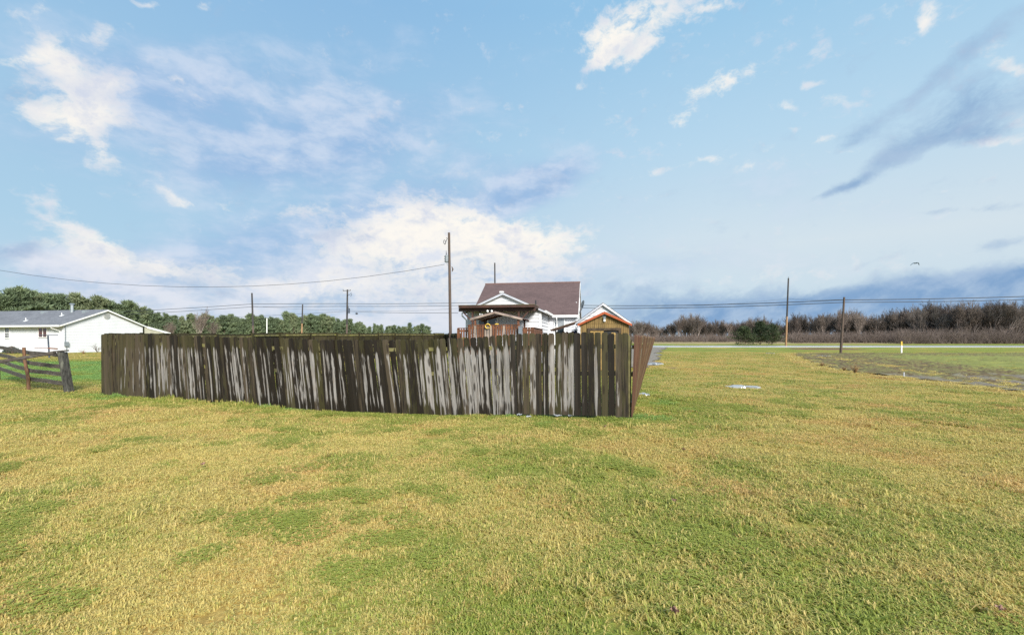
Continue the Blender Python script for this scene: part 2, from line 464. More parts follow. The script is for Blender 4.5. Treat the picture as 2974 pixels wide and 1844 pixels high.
def make_turf(name, blade):
    m, t, b = new_mat(name)
    p = t.position()
    if blade:
        gr = t.attr('green', 'INSTANCER'); rnd = t.attr('rnd'); tip = t.attr('tip')
        wob = t.noise(p, 2.6, 4, 0.6)
        k = t.smooth(gr * 1.0 + (rnd - 0.5) * 1.3 + (wob - 0.5) * 0.9 - tip * 0.15, 0.15, 0.75)
        hue = t.attr('hue')
        straw = t.mix(hue, (0.63, 0.485, 0.18), (0.57, 0.485, 0.155))
        straw = t.mix(t.smooth(t.noise(p, 0.6, 3), 0.45, 0.7) * 0.7, straw, (0.64, 0.42, 0.17))
        grn = t.mix(hue, (0.245, 0.30, 0.06), (0.38, 0.40, 0.085))
        grn = t.mix(t.smooth(gr, 0.98, 1.25) * 0.75, grn, (0.25, 0.42, 0.12))
        c = t.mix(k, straw, grn)
        t.put(c, b.inputs['Base Color'])
        b.inputs['Roughness'].default_value = 0.5
        b.inputs['Specular IOR Level'].default_value = 0.25
        # leaves let some light through
        tr = t.new('ShaderNodeBsdfTranslucent'); t.put(c, tr.inputs['Color'])
        mx = t.new('ShaderNodeMixShader'); mx.inputs[0].default_value = 0.4
        t.l.new(b.outputs[0], mx.inputs[1]); t.l.new(tr.outputs[0], mx.inputs[2])
        out = [n for n in t.n if n.type == 'OUTPUT_MATERIAL'][0]
        t.l.new(mx.outputs[0], out.inputs[0])
    else:
        gr = t.attr('green'); dirt = t.attr('dirt')
        wob = t.noise(p, 2.6, 6, 0.65)
        mid = t.noise(t.vmul(p, (0.35, 0.35, 0.35)), 1.0, 5, 0.6)
        fine = t.noise(p, 26.0, 5, 0.75)
        k = t.smooth(gr + (wob - 0.5) * 1.1 + (mid - 0.5) * 0.6 + (fine - 0.5) * 0.9, 0.15, 0.85)
        straw = t.mix(t.smooth(mid, 0.4, 0.65), (0.45, 0.34, 0.10), (0.47, 0.30, 0.10))
        grn = t.mix(fine, (0.16, 0.22, 0.035), (0.28, 0.31, 0.06))
        grn = t.mix(t.smooth(gr, 0.98, 1.25) * 0.75, grn, (0.23, 0.38, 0.11))
        c = t.mix(k, straw, grn)
        c = t.mix(t.smooth(fine, 0.40, 0.66), t.mix(1.0, c, (0.62, 0.6, 0.55), 'MULTIPLY'), c)
        soil = t.mix(fine, (0.08, 0.05, 0.03), (0.21, 0.13, 0.08))
        c = t.mix(t.smooth(dirt + (wob - 0.5) * 0.9, 0.35, 0.6), c, soil)
        t.put(c, b.inputs['Base Color'])
        b.inputs['Roughness'].default_value = 0.9
        b.inputs['Specular IOR Level'].default_value = 0.1
        bumpy(t, b, fine * 0.6 + wob * 0.4, 0.7, 0.05)
    return m
M_TURF = make_turf('turf', False)
M_BLADE = make_turf('grass_blade', True)

def make_fence_wood():
    m, t, b = new_mat('weathered_fence_wood')
    oc = t.obj_color(); rcol = t.new('ShaderNodeSeparateColor'); t.put(oc, rcol.inputs[0])
    bleach, moss, wet = [S(t.t, o) for o in list(rcol.outputs)[:3]]
    rnd = t.obj_random()
    co = t.coord('Object'); cx, cy, cz = t.sep(co)
    w = rnd * 40.0
    grain = t.noise(t.vmul(co, (60, 60, 1.6)), 1.0, 5, 0.65, w=w)
    streak = t.noise(t.vmul(co, (24, 10, 1.3)), 1.0, 4, 0.6, w=w)
    blot = t.noise(t.vmul(co, (16, 5, 0.85)), 1.0, 5, 0.60, w=w, dist=0.5)
    dark = t.mix(streak, (0.005, 0.0038, 0.0028), (0.022, 0.015, 0.009))
    brown = t.mix(grain, (0.028, 0.020, 0.012), (0.098, 0.074, 0.046))
    c = t.mix(t.smooth(streak + (rnd - 0.5) * 0.25 - (wet - 0.5) * 0.75, 0.40, 0.72), dark, brown)
    green = t.mix(grain, (0.027, 0.025, 0.008), (0.072, 0.062, 0.020))
    mk = t.smooth(t.noise(t.vmul(co, (14, 8, 2.2)), 1.0, 4, 0.6, w=w + 7.0) + (moss - 0.5) * 0.8 + t.smooth(cz, 1.15, 1.85) * 0.16, 0.52, 0.74)
    c = t.mix(mk * 0.6, c, green)
    # silver wood where the dark film has worn off: long pointed tongues, none near the top
    hmask = t.smooth(cz, 1.74, 1.36) * 0.24 - t.smooth(cz, 0.35, 0.02) * 0.10 - 0.285
    offc = (cx - (rnd * 0.10 - 0.05))._m('ABSOLUTE')
    tong = blot + (bleach - 0.5) * 0.36 + hmask + (0.098 - offc * 2.7) * t.smooth(bleach, 0.52, 0.74, 1.0, 0.30)
    bk = t.smooth(tong + (grain - 0.5) * 0.10, 0.478, 0.545)
    silver = t.mix(t.smooth(grain, 0.32, 0.62), (0.105, 0.092, 0.08), (0.29, 0.268, 0.25))
    chk = t.noise(t.vmul(co, (70, 20, 3.2)), 1.0, 4, 0.7, w=w + 9.0)
    silver = t.mix(t.smooth(chk, 0.56, 0.68) * 0.7, silver, (0.05, 0.038, 0.026))
    silver = t.mix(t.smooth(t.noise(t.vmul(co, (6, 6, 3.0)), 1.0, 3, 0.6, w=w + 3.0), 0.5, 0.72) * 0.55, silver, (0.19, 0.15, 0.115))
    c = t.mix(bk, c, silver)
    # knots
    kn = t.new('ShaderNodeTexVoronoi'); kn.voronoi_dimensions = '2D'; kn.feature = 'F1'
    t.put(t.vec(cx * 6.0 + w * 3.7, cz * 1.25 + w * 11.3, 0.0), kn.inputs['Vector']); kn.inputs['Scale'].default_value = 1.0
    kd = t.smooth(S(t.t, kn.outputs['Distance']), 0.17, 0.09)
    c = t.mix(kd * 0.8, c, (0.02, 0.013, 0.008))
    t.put(c, b.inputs['Base Color'])
    t.put(t.smooth(wet, 0, 1, 0.75, 0.5), b.inputs['Roughness'])
    b.inputs['Specular IOR Level'].default_value = 0.3
    bumpy(t, b, grain * 0.7 + streak * 0.3, 0.6, 0.008)
    return m
M_FENCE = make_fence_wood()
def make_red():
    m, t, b = new_mat('reddish_cedar')
    rnd = t.obj_random(); co = t.coord('Object')
    n = t.noise(t.vmul(co, (70, 70, 2.0)), 1.0, 5, 0.65, w=rnd * 30.0)
    n2 = t.noise(t.vmul(co, (12, 12, 1.2)), 1.0, 4, 0.6, w=rnd * 30.0 + 5.0)
    c = t.ramp(rnd, [(0.0, (0.075, 0.032, 0.016)), (0.3, (0.135, 0.058, 0.030)), (0.55, (0.115, 0.064, 0.032)), (0.8, (0.16, 0.105, 0.046)), (1.0, (0.07, 0.045, 0.022))])
    c = t.mix(t.smooth(n, 0.35, 0.65), t.mix(1.0, c, (0.5, 0.48, 0.45), 'MULTIPLY'), c)
    c = t.mix(t.smooth(n2, 0.52, 0.7) * 0.6, c, (0.13, 0.10, 0.045))
    t.put(c, b.inputs['Base Color']); b.inputs['Roughness'].default_value = 0.6
    bumpy(t, b, n, 0.4, 0.006)
    return m
M_FENCE_RED = make_red()
M_RAIL = plain('mossy_rail', (0.12, 0.105, 0.04), 0.8, 0.5, 5.0, dirt=((0.21, 0.20, 0.045), 0.95), bump_s=0.3)
M_OLDWOOD = plain('grey_old_wood', (0.058, 0.047, 0.038), 0.85, 0.55, 5.0, stretch=(1.2, 5, 5), dirt=((0.22, 0.20, 0.18), 0.4), bump_s=0.5)
M_BROWNPOST = plain('stained_post', (0.125, 0.058, 0.026), 0.7, 0.45, 4.0, stretch=(6, 6, 1), dirt=((0.05, 0.03, 0.02), 0.7), bump_s=0.3)
M_TIE = plain('railroad_tie', (0.045, 0.042, 0.036), 0.9, 0.6, 7.0, stretch=(3, 3, 1), dirt=((0.22, 0.22, 0.17), 0.75), bump_s=0.6)
M_DECK = plain('stained_deck_wood', (0.135, 0.050, 0.020), 0.6, 0.55, 3.0, stretch=(3, 3, 0.6), dirt=((0.10, 0.035, 0.02), 0.8))
M_DECKGREY = plain('worn_deck_wood', (0.26, 0.20, 0.16), 0.7, 0.4, 3.0, dirt=((0.12, 0.05, 0.03), 0.7))
M_BEAM = plain('dark_brown_beam', (0.060, 0.024, 0.014), 0.6, 0.35, 3.0)
M_PANEL_EDGE = plain('mossy_edge', (0.17, 0.14, 0.07), 0.8, 0.4, 4.0)
M_SIDING = plain('white_siding', (0.63, 0.63, 0.65), 0.5, 0.035, 1.2, dirt=((0.60, 0.61, 0.64), 0.25))
M_TRIM = plain('white_trim', (0.78, 0.77, 0.76), 0.45, 0.05, 3.0, dirt=((0.55, 0.53, 0.47), 0.3))
M_SOFFIT = plain('grey_fascia', (0.42, 0.43, 0.47), 0.6, 0.1, 2.0)
M_BEIGE = plain('beige_panel', (0.45, 0.42, 0.33), 0.7, 0.1, 2.0)
M_DARKIN = plain('interior_shade', (0.02, 0.02, 0.022), 0.9, 0.4, 3.0)  # near-black colour carrying the shade inside openings
M_METAL = plain('galvanised_metal', (0.42, 0.45, 0.47), 0.4, 0.15, 6.0, metal=0.6)
M_GREY = plain('grey_enamel', (0.20, 0.225, 0.24), 0.45, 0.2, 5.0)
M_BLACK = plain('black_metal', (0.025, 0.025, 0.03), 0.5, 0.3, 6.0)
M_DARKBLUE = plain('dark_steel', (0.05, 0.06, 0.085), 0.5, 0.3, 6.0)
M_RUST = plain('rusty_steel', (0.17, 0.07, 0.04), 0.8, 0.3, 8.0)
M_POLE = plain('creosoted_pole', (0.085, 0.058, 0.043), 0.85, 0.35, 2.0, stretch=(8, 8, 0.6))
M_POLE_DK = plain('dark_pole', (0.040, 0.034, 0.032), 0.85, 0.35, 2.0, stretch=(8, 8, 0.6))
M_POLE_TAN = plain('tan_pole', (0.30, 0.17, 0.085), 0.85, 0.3, 2.0, stretch=(8, 8, 0.6))
M_WIRE = plain('cable_sheath', (0.035, 0.035, 0.04), 0.6, 0.2, 1.0)
M_YELLOW = plain('yellow_plastic', (0.62, 0.40, 0.05), 0.45, 0.08, 3.0)
M_REDP = plain('red_cloth', (0.22, 0.02, 0.025), 0.8, 0.3, 4.0)
M_BLUEP = plain('blue_cloth', (0.03, 0.06, 0.20), 0.8, 0.3, 4.0)
M_PAPER = plain('wet_paper', (0.26, 0.27, 0.28), 0.6, 0.12, 9.0)
M_LAMP = plain('lamp_glass', (0.75, 0.76, 0.74), 0.3, 0.05, 3.0)
M_ORANGE = plain('orange_trim', (0.34, 0.075, 0.022), 0.5, 0.2, 5.0)
M_BARK = plain('bare_bark', (0.25, 0.20, 0.175), 0.9, 0.3, 2.0)
M_PINEBARK = plain('pine_bark', (0.10, 0.07, 0.05), 0.9, 0.3, 2.0)

def make_glass(name, c):
    m, t, b = new_mat(name)
    n = t.noise(t.coord('Object'), 1.3, 3)
    t.put(t.mix(t.smooth(n, 0.4, 0.65), tuple(x * 0.7 for x in c), c), b.inputs['Base Color'])
    b.inputs['Roughness'].default_value = 0.06; b.inputs['Specular IOR Level'].default_value = 0.8
    return m
M_GLASS = make_glass('dark_window_glass', (0.012, 0.018, 0.022))
M_GLASS_PALE = make_glass('pale_window_glass', (0.30, 0.32, 0.34))
M_CURTAIN = make_glass('window_with_brown_curtain', (0.10, 0.035, 0.025))

def make_shingle(name, a, b_, c_):
    m, t, b = new_mat(name)
    co = t.coord('Object'); x, y, z = t.sep(co)
    br = t.new('ShaderNodeTexBrick')
    t.put(t.vec(x, z * 1.0, 0.0), br.inputs['Vector'])
    br.inputs['Scale'].default_value = 1.0; br.inputs['Brick Width'].default_value = 0.30; br.inputs['Row Height'].default_value = 0.075
    br.inputs['Mortar Size'].default_value = 0.006; br.inputs['Color1'].default_value = (*a, 1); br.inputs['Color2'].default_value = (*b_, 1); br.inputs['Mortar'].default_value = (*c_, 1)
    n = t.noise(co, 9.0, 5, 0.7)
    n2 = t.noise(co, 0.7, 4, 0.6)
    c = t.mix(t.smooth(n, 0.35, 0.65), S(t.t, br.outputs['Color']), t.mix(n, a, b_))
    c = t.mix(t.smooth(n2, 0.45, 0.7) * 0.35, c, c_)
    t.put(c, b.inputs['Base Color']); b.inputs['Roughness'].default_value = 0.85
    bumpy(t, b, n, 0.4, 0.01)
    return m
M_ROOF_RED = make_shingle('maroon_shingle', (0.080, 0.048, 0.045), (0.125, 0.078, 0.072), (0.050, 0.030, 0.029))
M_ROOF_GREY = make_shingle('grey_shingle', (0.105, 0.105, 0.115), (0.20, 0.20, 0.215), (0.065, 0.065, 0.075))
M_ROOF_DARK = make_shingle('dark_shingle', (0.055, 0.045, 0.042), (0.09, 0.07, 0.06), (0.03, 0.025, 0.025))

def make_shedwood():
    m, t, b = new_mat('mildewed_shed_wood')
    co = t.coord('Object')
    n = t.noise(t.vmul(co, (9, 9, 1.2)), 1.0, 5, 0.65)
    n2 = t.noise(co, 2.2, 5, 0.7)
    c = t.mix(t.smooth(n, 0.3, 0.7), (0.135, 0.080, 0.024), (0.26, 0.168, 0.055))
    c = t.mix(t.smooth(n2, 0.48, 0.68) * 0.8, c, (0.075, 0.062, 0.018))
    t.put(c, b.inputs['Base Color']); b.inputs['Roughness'].default_value = 0.75
    return m
M_SHED = make_shedwood()
M_SHED_DOOR = plain('shed_door_wood', (0.33, 0.21, 0.065), 0.7, 0.3, 4.0, stretch=(4, 4, 0.7))
M_SHED_DARK = plain('rotting_trim', (0.055, 0.036, 0.02), 0.85, 0.5, 6.0)

def make_leaf(name, a, b_, c_, sc=0.45):
    m, t, b = new_mat(name)
    p = t.position(); rnd = t.obj_random()
    n = t.noise(p, sc, 4, 0.65)
    n2 = t.noise(p, 3.0, 2, 0.6)
    c = t.mix(t.smooth(n + (rnd - 0.5) * 0.45 + (n2 - 0.5) * 0.5, 0.32, 0.7), a, b_)
    c = t.mix(t.smooth(rnd, 0.62, 0.95) * 0.5, c, c_)
    t.put(c, b.inputs['Base Color']); b.inputs['Roughness'].default_value = 0.65; b.inputs['Specular IOR Level'].default_value = 0.2
    return m
M_PINE = make_leaf('pine_needles', (0.115, 0.150, 0.085), (0.175, 0.215, 0.112), (0.19, 0.20, 0.12))  # lightened needles: the haze of distance is put into their colour
M_SPRUCE = make_leaf('dark_pine_needles', (0.026, 0.040, 0.020), (0.070, 0.088, 0.038), (0.05, 0.065, 0.03), 0.8)
M_TWIG = make_leaf('bare_twigs', (0.120, 0.094, 0.076), (0.205, 0.166, 0.138), (0.155, 0.107, 0.088))
M_BRUSH = make_leaf('bare_brush', (0.075, 0.055, 0.046), (0.130, 0.098, 0.082), (0.125, 0.080, 0.068))
M_BUSH = make_leaf('bush_leaves', (0.035, 0.055, 0.035), (0.09, 0.105, 0.07), (0.08, 0.07, 0.05), 2.0)
M_DRYWEED = make_leaf('dry_weed', (0.20, 0.11, 0.055), (0.34, 0.21, 0.10), (0.25, 0.15, 0.08), 3.0)

def make_wet(name, dry_a, dry_b, wet_c, wet_amt, sc, weed=None, wet_rough=0.2):
    m, t, b = new_mat(name)
    p = t.position()
    n = t.noise(p, sc, 6, 0.7); n2 = t.noise(t.vmul(p, (1, 0.6, 1)), sc * 0.12, 5, 0.6); n3 = t.noise(p, sc * 0.5, 4, 0.6)
    c = t.mix(t.smooth(n, 0.3, 0.7), dry_a, dry_b)
    if weed:
        wk = t.smooth(n2 * 0.5 + n3 * 0.9 + n * 0.5 + (t.attr('weed') - 0.5) * 0.45, 0.64, 1.02)
        wc = t.mix(n, (0.14, 0.16, 0.035), (0.27, 0.27, 0.075))
        c = t.mix(wk * 0.9, c, wc)
    wet = t.attr('wet')
    wm = t.smooth(wet + (n3 - 0.5) * 1.3, 0.45, 0.6) * wet_amt
    c = t.mix(wm, c, wet_c)
    t.put(c, b.inputs['Base Color'])
    t.put(t.smooth(wm, 0, 1, 0.95, wet_rough, linear=True), b.inputs['Roughness'])
    b.inputs['Specular IOR Level'].default_value = 0.22
    bumpy(t, b, n, 0.5, 0.03)
    return m
M_FIELD = make_wet('ploughed_soil', (0.070, 0.048, 0.024), (0.185, 0.130, 0.066), (0.20, 0.165, 0.14), 0.55, 7.0, True, 0.34)
M_GRAVEL = make_wet('wet_gravel', (0.10, 0.082, 0.064), (0.30, 0.265, 0.22), (0.20, 0.18, 0.16), 0.45, 12.0, None, 0.5)
def make_road():
    m, t, b = new_mat('wet_asphalt')
    p = t.position(); n = t.noise(p, 3.0, 5, 0.7); n2 = t.noise(t.vmul(p, (0.05, 0.8, 1)), 1.0, 3, 0.5)
    t.put(t.mix(n, (0.44, 0.44, 0.45), (0.55, 0.55, 0.56)), b.inputs['Base Color'])
    t.put(t.smooth(n2, 0.35, 0.65, 0.10, 0.22), b.inputs['Roughness'])
    return m
M_ROAD = make_road()
M_LINE = plain('road_paint', (0.72, 0.72, 0.70), 0.5, 0.1, 2.0)
def make_water():
    m, t, b = new_mat('puddle_water')
    n = t.noise(t.position(), 5.0, 3)
    t.put(t.mix(n, (0.22, 0.215, 0.20), (0.32, 0.31, 0.30)), b.inputs['Base Color'])
    b.inputs['Roughness'].default_value = 0.04; b.inputs['Specular IOR Level'].default_value = 1.0
    return m
M_WATER = make_water()

# ------------------------------------------------------------------ ground
def spaced(stops):
    out = []
    for a, b, s in stops:
        n = max(1, int(round((b - a) / s))); out += list(np.linspace(a, b, n, endpoint=False))
    out.append(stops[-1][1]); return np.array(out)
def grid_mesh(name, xs, ys, zf, mat, attrs, keep=None):
    X, Y = np.meshgrid(xs, ys); Z = zf(X, Y)
    v = np.stack([X, Y, Z], -1).reshape(-1, 3)
    nx, ny = len(xs), len(ys)
    i = np.arange(nx * ny).reshape(ny, nx)
    q = np.stack([i[:-1, :-1], i[:-1, 1:], i[1:, 1:], i[1:, :-1]], -1).reshape(-1, 4)
    if keep is not None:
        cxm = (X[:-1, :-1] + X[1:, 1:]) / 2; cym = (Y[:-1, :-1] + Y[1:, 1:]) / 2
        q = q[keep(cxm, cym).reshape(-1)]
    me = bpy.data.meshes.new(name)
    me.from_pydata(v.tolist(), [], q.tolist())
    for k, fn in attrs.items():
        a = me.attributes.new(k, 'FLOAT', 'POINT'); a.data.foreach_set('value', fn(X, Y).reshape(-1).astype(np.float32))
    me.materials.append(mat)
    me.polygons.foreach_set('use_smooth', [True] * len(me.polygons))
    me.update(); return me
gx = spaced([(-2500, -300, 220), (-300, -60, 20), (-60, -26, 2), (-26, 26, 0.3), (26, 60, 2), (60, 300, 20), (300, 2500, 220)])
gy = spaced([(-120, -6, 12), (-6, 24, 0.3), (24, 50, 1.2), (50, 90, 2.0), (90, 300, 15), (300, 3000, 270)])
def dirt_f(x, y):
    d = 1.1 * np.exp(-(((x - 43) / 5.5) ** 2) - (((y - 62.5) / 3.2) ** 2)) + 0.75 * np.exp(-(((x - 26) / 2.0) ** 2) - (((y - 58) / 3) ** 2))
    d = d + 0.5 * np.exp(-(((y - 43.5) / 1.6) ** 2)) * (x > 26)
    d = d + 0.45 * (np.abs(fence_dist(x, y)[0]) < 0.25) * (fence_dist(x, y)[1] > 0) * (fence_dist(x, y)[1] < FLEN)  # bare soil under the boards, its dark colour also standing for gap shadow
    d = d + 0.6 * np.exp(-(((x + 5.1) / 0.35) ** 2) - (((y - 11.45) / 0.3) ** 2)) + 0.8 * np.exp(-(((x - 8.6) / 0.8) ** 2) - (((y - 24.6) / 0.8) ** 2))
    return d
link('ground', grid_mesh('ground', gx, gy, gzb, M_TURF, {'green': greenness, 'dirt': dirt_f}), kind='structure')

# ploughed field at the right, with clods
def poly_edge_dist(poly, x, y):
    d = np.full(np.shape(x), 1e9)
    for i in range(len(poly)):
        a = np.array(poly[i]); b = np.array(poly[(i + 1) % len(poly)])
        ab = b - a; t = np.clip(((x - a[0]) * ab[0] + (y - a[1]) * ab[1]) / (ab @ ab), 0, 1)
        d = np.minimum(d, np.hypot(x - a[0] - t * ab[0], y - a[1] - t * ab[1]))
    return d
fx = spaced([(14.5, 34, 0.22), (34, 60, 0.5), (60, 95, 1.5)]); fy = spaced([(-2, 8, 0.6), (8, 43, 0.24)])
def field_z(x, y):
    e = poly_edge_dist(FIELD, x, y)
    ins = inside(FIELD, x, y)
    c = (fbm(x * 2.2, y * 2.2, 51, 3) - 0.5) * 0.26 + np.sin(x * 2.4 + y * 0.4) * 0.02
    return gz(x, y) + np.where(ins, 0.035 + c * np.clip(e / 0.7, 0, 1), -0.12 + 0 * c)
def field_wet(x, y):
    e = poly_edge_dist(FIELD[:11], x, y)
    return 0.62 * np.exp(-((e - 1.0) / 0.8) ** 2) * (1 - sstep(19, 23, y)) * sstep(10, 14, y) + 0.10
def field_weed(x, y):
    e = poly_edge_dist(FIELD[:11], x, y)
    return sstep(1.6, 6.0, e) * (0.35 + 0.75 * fbm(x * 0.2, y * 0.2, 77, 2)) * (1 - 0.75 * sstep(33, 39, y))
link('ploughed_field', grid_mesh('ploughed_field', fx, fy, field_z, M_FIELD, {'wet': field_wet, 'weed': field_weed},
     keep=lambda x, y: inside(FIELD, x, y) & (poly_edge_dist(FIELD, x, y) > 0.12 + 0.5 * fbm(x * 1.3, y * 1.3, 93, 2))), kind='structure')
vx = spaced([(4, 25, 0.35)]); vy = spaced([(23.5, 68.2, 0.4)])
link('gravel_driveway', grid_mesh('gravel_driveway', vx, vy, lambda x, y: gz(x, y) + 0.03 + (fbm(x * 2, y * 2, 3, 2) - 0.5) * 0.05, M_GRAVEL,
     {'wet': lambda x, y: 0.05 + 0.65 * fbm(x * 0.7, y * 0.35, 61, 2)}, keep=lambda x, y: inside(DRIVE, x, y) & (poly_edge_dist(DRIVE, x, y) > 1.3 * fbm(x * 0.9, y * 0.5, 71, 3) - 0.15)), kind='structure')
rb = MB(); rxs = np.linspace(-420, 420, 57)
for a, b in zip(rxs[:-1], rxs[1:]):
    rb.face([(a, ROAD_Y[0], 0.29), (b, ROAD_Y[0], 0.29), (b, 73.2, 0.36), (a, 73.2, 0.36)])
    rb.face([(a, 73.2, 0.36), (b, 73.2, 0.36), (b, ROAD_Y[1], 0.29), (a, ROAD_Y[1], 0.29)])
    for yy, z0, z1 in ((ROAD_Y[0], 0.05, 0.29), (ROAD_Y[1], 0.29, 0.05)):
        rb.face([(a, yy, min(z0, z1)), (b, yy, min(z0, z1)), (b, yy, max(z0, z1)), (a, yy, max(z0, z1))])
link('road', rb.mesh('road', M_ROAD), kind='structure')
for yy in (68.45, 77.95):
    lb = MB()
    zz = 0.29 + (0.45 / 5.2) * 0.07 if yy < 73 else 0.29 + (0.55 / 5.3) * 0.07
    for a, b in zip(rxs[:-1], rxs[1:]): lb.face([(a, yy, zz + 0.006), (b, yy, zz + 0.006), (b, yy + 0.14, zz + 0.007), (a, yy + 0.14, zz + 0.007)])
    link('road_line', lb.mesh('road_line', M_LINE), kind='structure')

# puddles
def puddle(x, y, rx, ry, label, seed, z=None):
    rr = random.Random(seed); mb = MB(); n = 48
    ring = []
    for k in range(n):
        a = 2 * math.pi * k / n; r = 0.95 + 0.22 * math.sin(3 * a + seed) + 0.2 * math.sin(5 * a + seed * 2) + 0.12 * math.sin(11 * a) + rr.uniform(-0.12, 0.12)
        ring.append((rx * r * math.cos(a), ry * r * math.sin(a)))
    zz = z if z is not None else float(gzb(x, y)) + 0.035
    top = [(p[0], p[1], 0.0) for p in ring]; bot = [(p[0] * 1.12, p[1] * 1.12, -0.06) for p in ring]
    mb.hexa(bot, top)
    link('puddle', mb.mesh('puddle', M_WATER), None, (x, y, zz), label=label, cat='puddle', group='puddles of meltwater on the wet ground')
PUDDLES = [(8.03, 15.9, 0.52, 0.30, 'wide pale puddle lying alone in the middle of the right-hand lawn'),
           (3.98, 13.75, 0.16, 0.22, 'small bright puddle at the foot of the leaning red fence'),
           (23.8, 42.0, 0.24, 0.5, 'small round puddle in the grass by the far tip of the ploughed field'),
           (24.9, 36.4, 0.30, 0.55, 'puddle among the clods near the far edge of the ploughed field'),
           (8.3, 27.0, 0.5, 0.5, 'puddle on the gravel driveway just past the leaning fence')]
for k, (x, y, rx, ry, lab) in enumerate(PUDDLES): puddle(x, y, rx, ry, lab, k + 3, z=(float(gz(x, y)) + (0.075 if x > 24 or 7.9 < x < 9 and y > 24 else 0.05)) if y > 20 else None)

# ------------------------------------------------------------------ lawn grass (stuff): small sods of blades set out over the turf
def sod(rg, n_tuft, rad, hmin, hmax, clover=0):
    V, Fc, rnd, tip, hue = [], [], [], [], []
    for _ in range(n_tuft):
        r = rad * math.sqrt(rg.random()); a = rg.random() * 6.283
        tx, ty = r * math.cos(a), r * math.sin(a)
        tr = rg.random(); th = rg.random(); H = hmin + (hmax - hmin) * rg.random() ** 1.6
        for _b in range(rg.integers(6, 11)):
            a = rg.random() * 6.283; ca, sa = math.cos(a), math.sin(a)
            h = H * (0.55 + 0.6 * rg.random()); lean = (0.35 + 1.75 * rg.random() ** 1.2) * h
            w = 0.0026 + 0.0026 * rg.random()
            bx = tx + rg.normal(0, 0.012); by = ty + rg.normal(0, 0.012)
            px, py = -sa * w, ca * w
            p1 = (bx + ca * lean * 0.33, by + sa * lean * 0.33, h * 0.62)
            p2 = (bx + ca * lean, by + sa * lean, h * max(0.15, 1.0 - 0.24 * (lean / h) ** 2))
            i = len(V)
            V += [(bx - px, by - py, -0.015), (bx + px, by + py, -0.015), (p1[0] + px * .85, p1[1] + py * .85, p1[2]), (p1[0] - px * .85, p1[1] - py * .85, p1[2]), (p2[0], p2[1], p2[2])]
            Fc += [(i, i + 1, i + 2, i + 3), (i + 3, i + 2, i + 4)]
            q = min(1, max(0, 0.5 * tr + 0.5 * rg.random())); hh = min(1, 0.5 * th + 0.5 * rg.random())
            rnd += [q] * 5; hue += [hh] * 5; tip += [0, 0, .5, .5, 1.0]
    for _ in range(clover):
        r = rad * math.sqrt(rg.random()); a = rg.random() * 6.283
        cxk, cyk, zk = r * math.cos(a), r * math.sin(a), 0.012 + 0.025 * rg.random()
        for k in range(3):
            b0 = a + k * 2.09; L = 0.008 + 0.006 * rg.random()
            i = len(V)
            V += [(cxk, cyk, zk), (cxk + L * math.cos(b0 - .6), cyk + L * math.sin(b0 - .6), zk + .003), (cxk + 1.35 * L * math.cos(b0), cyk + 1.35 * L * math.sin(b0), zk + .001), (cxk + L * math.cos(b0 + .6), cyk + L * math.sin(b0 + .6), zk + .003)]
            Fc.append((i, i + 1, i + 2, i + 3)); rnd += [1.0] * 4; hue += [.2 + rg.random() * .8] * 4; tip += [-3.0] * 4
    return V, Fc, rnd, tip, hue

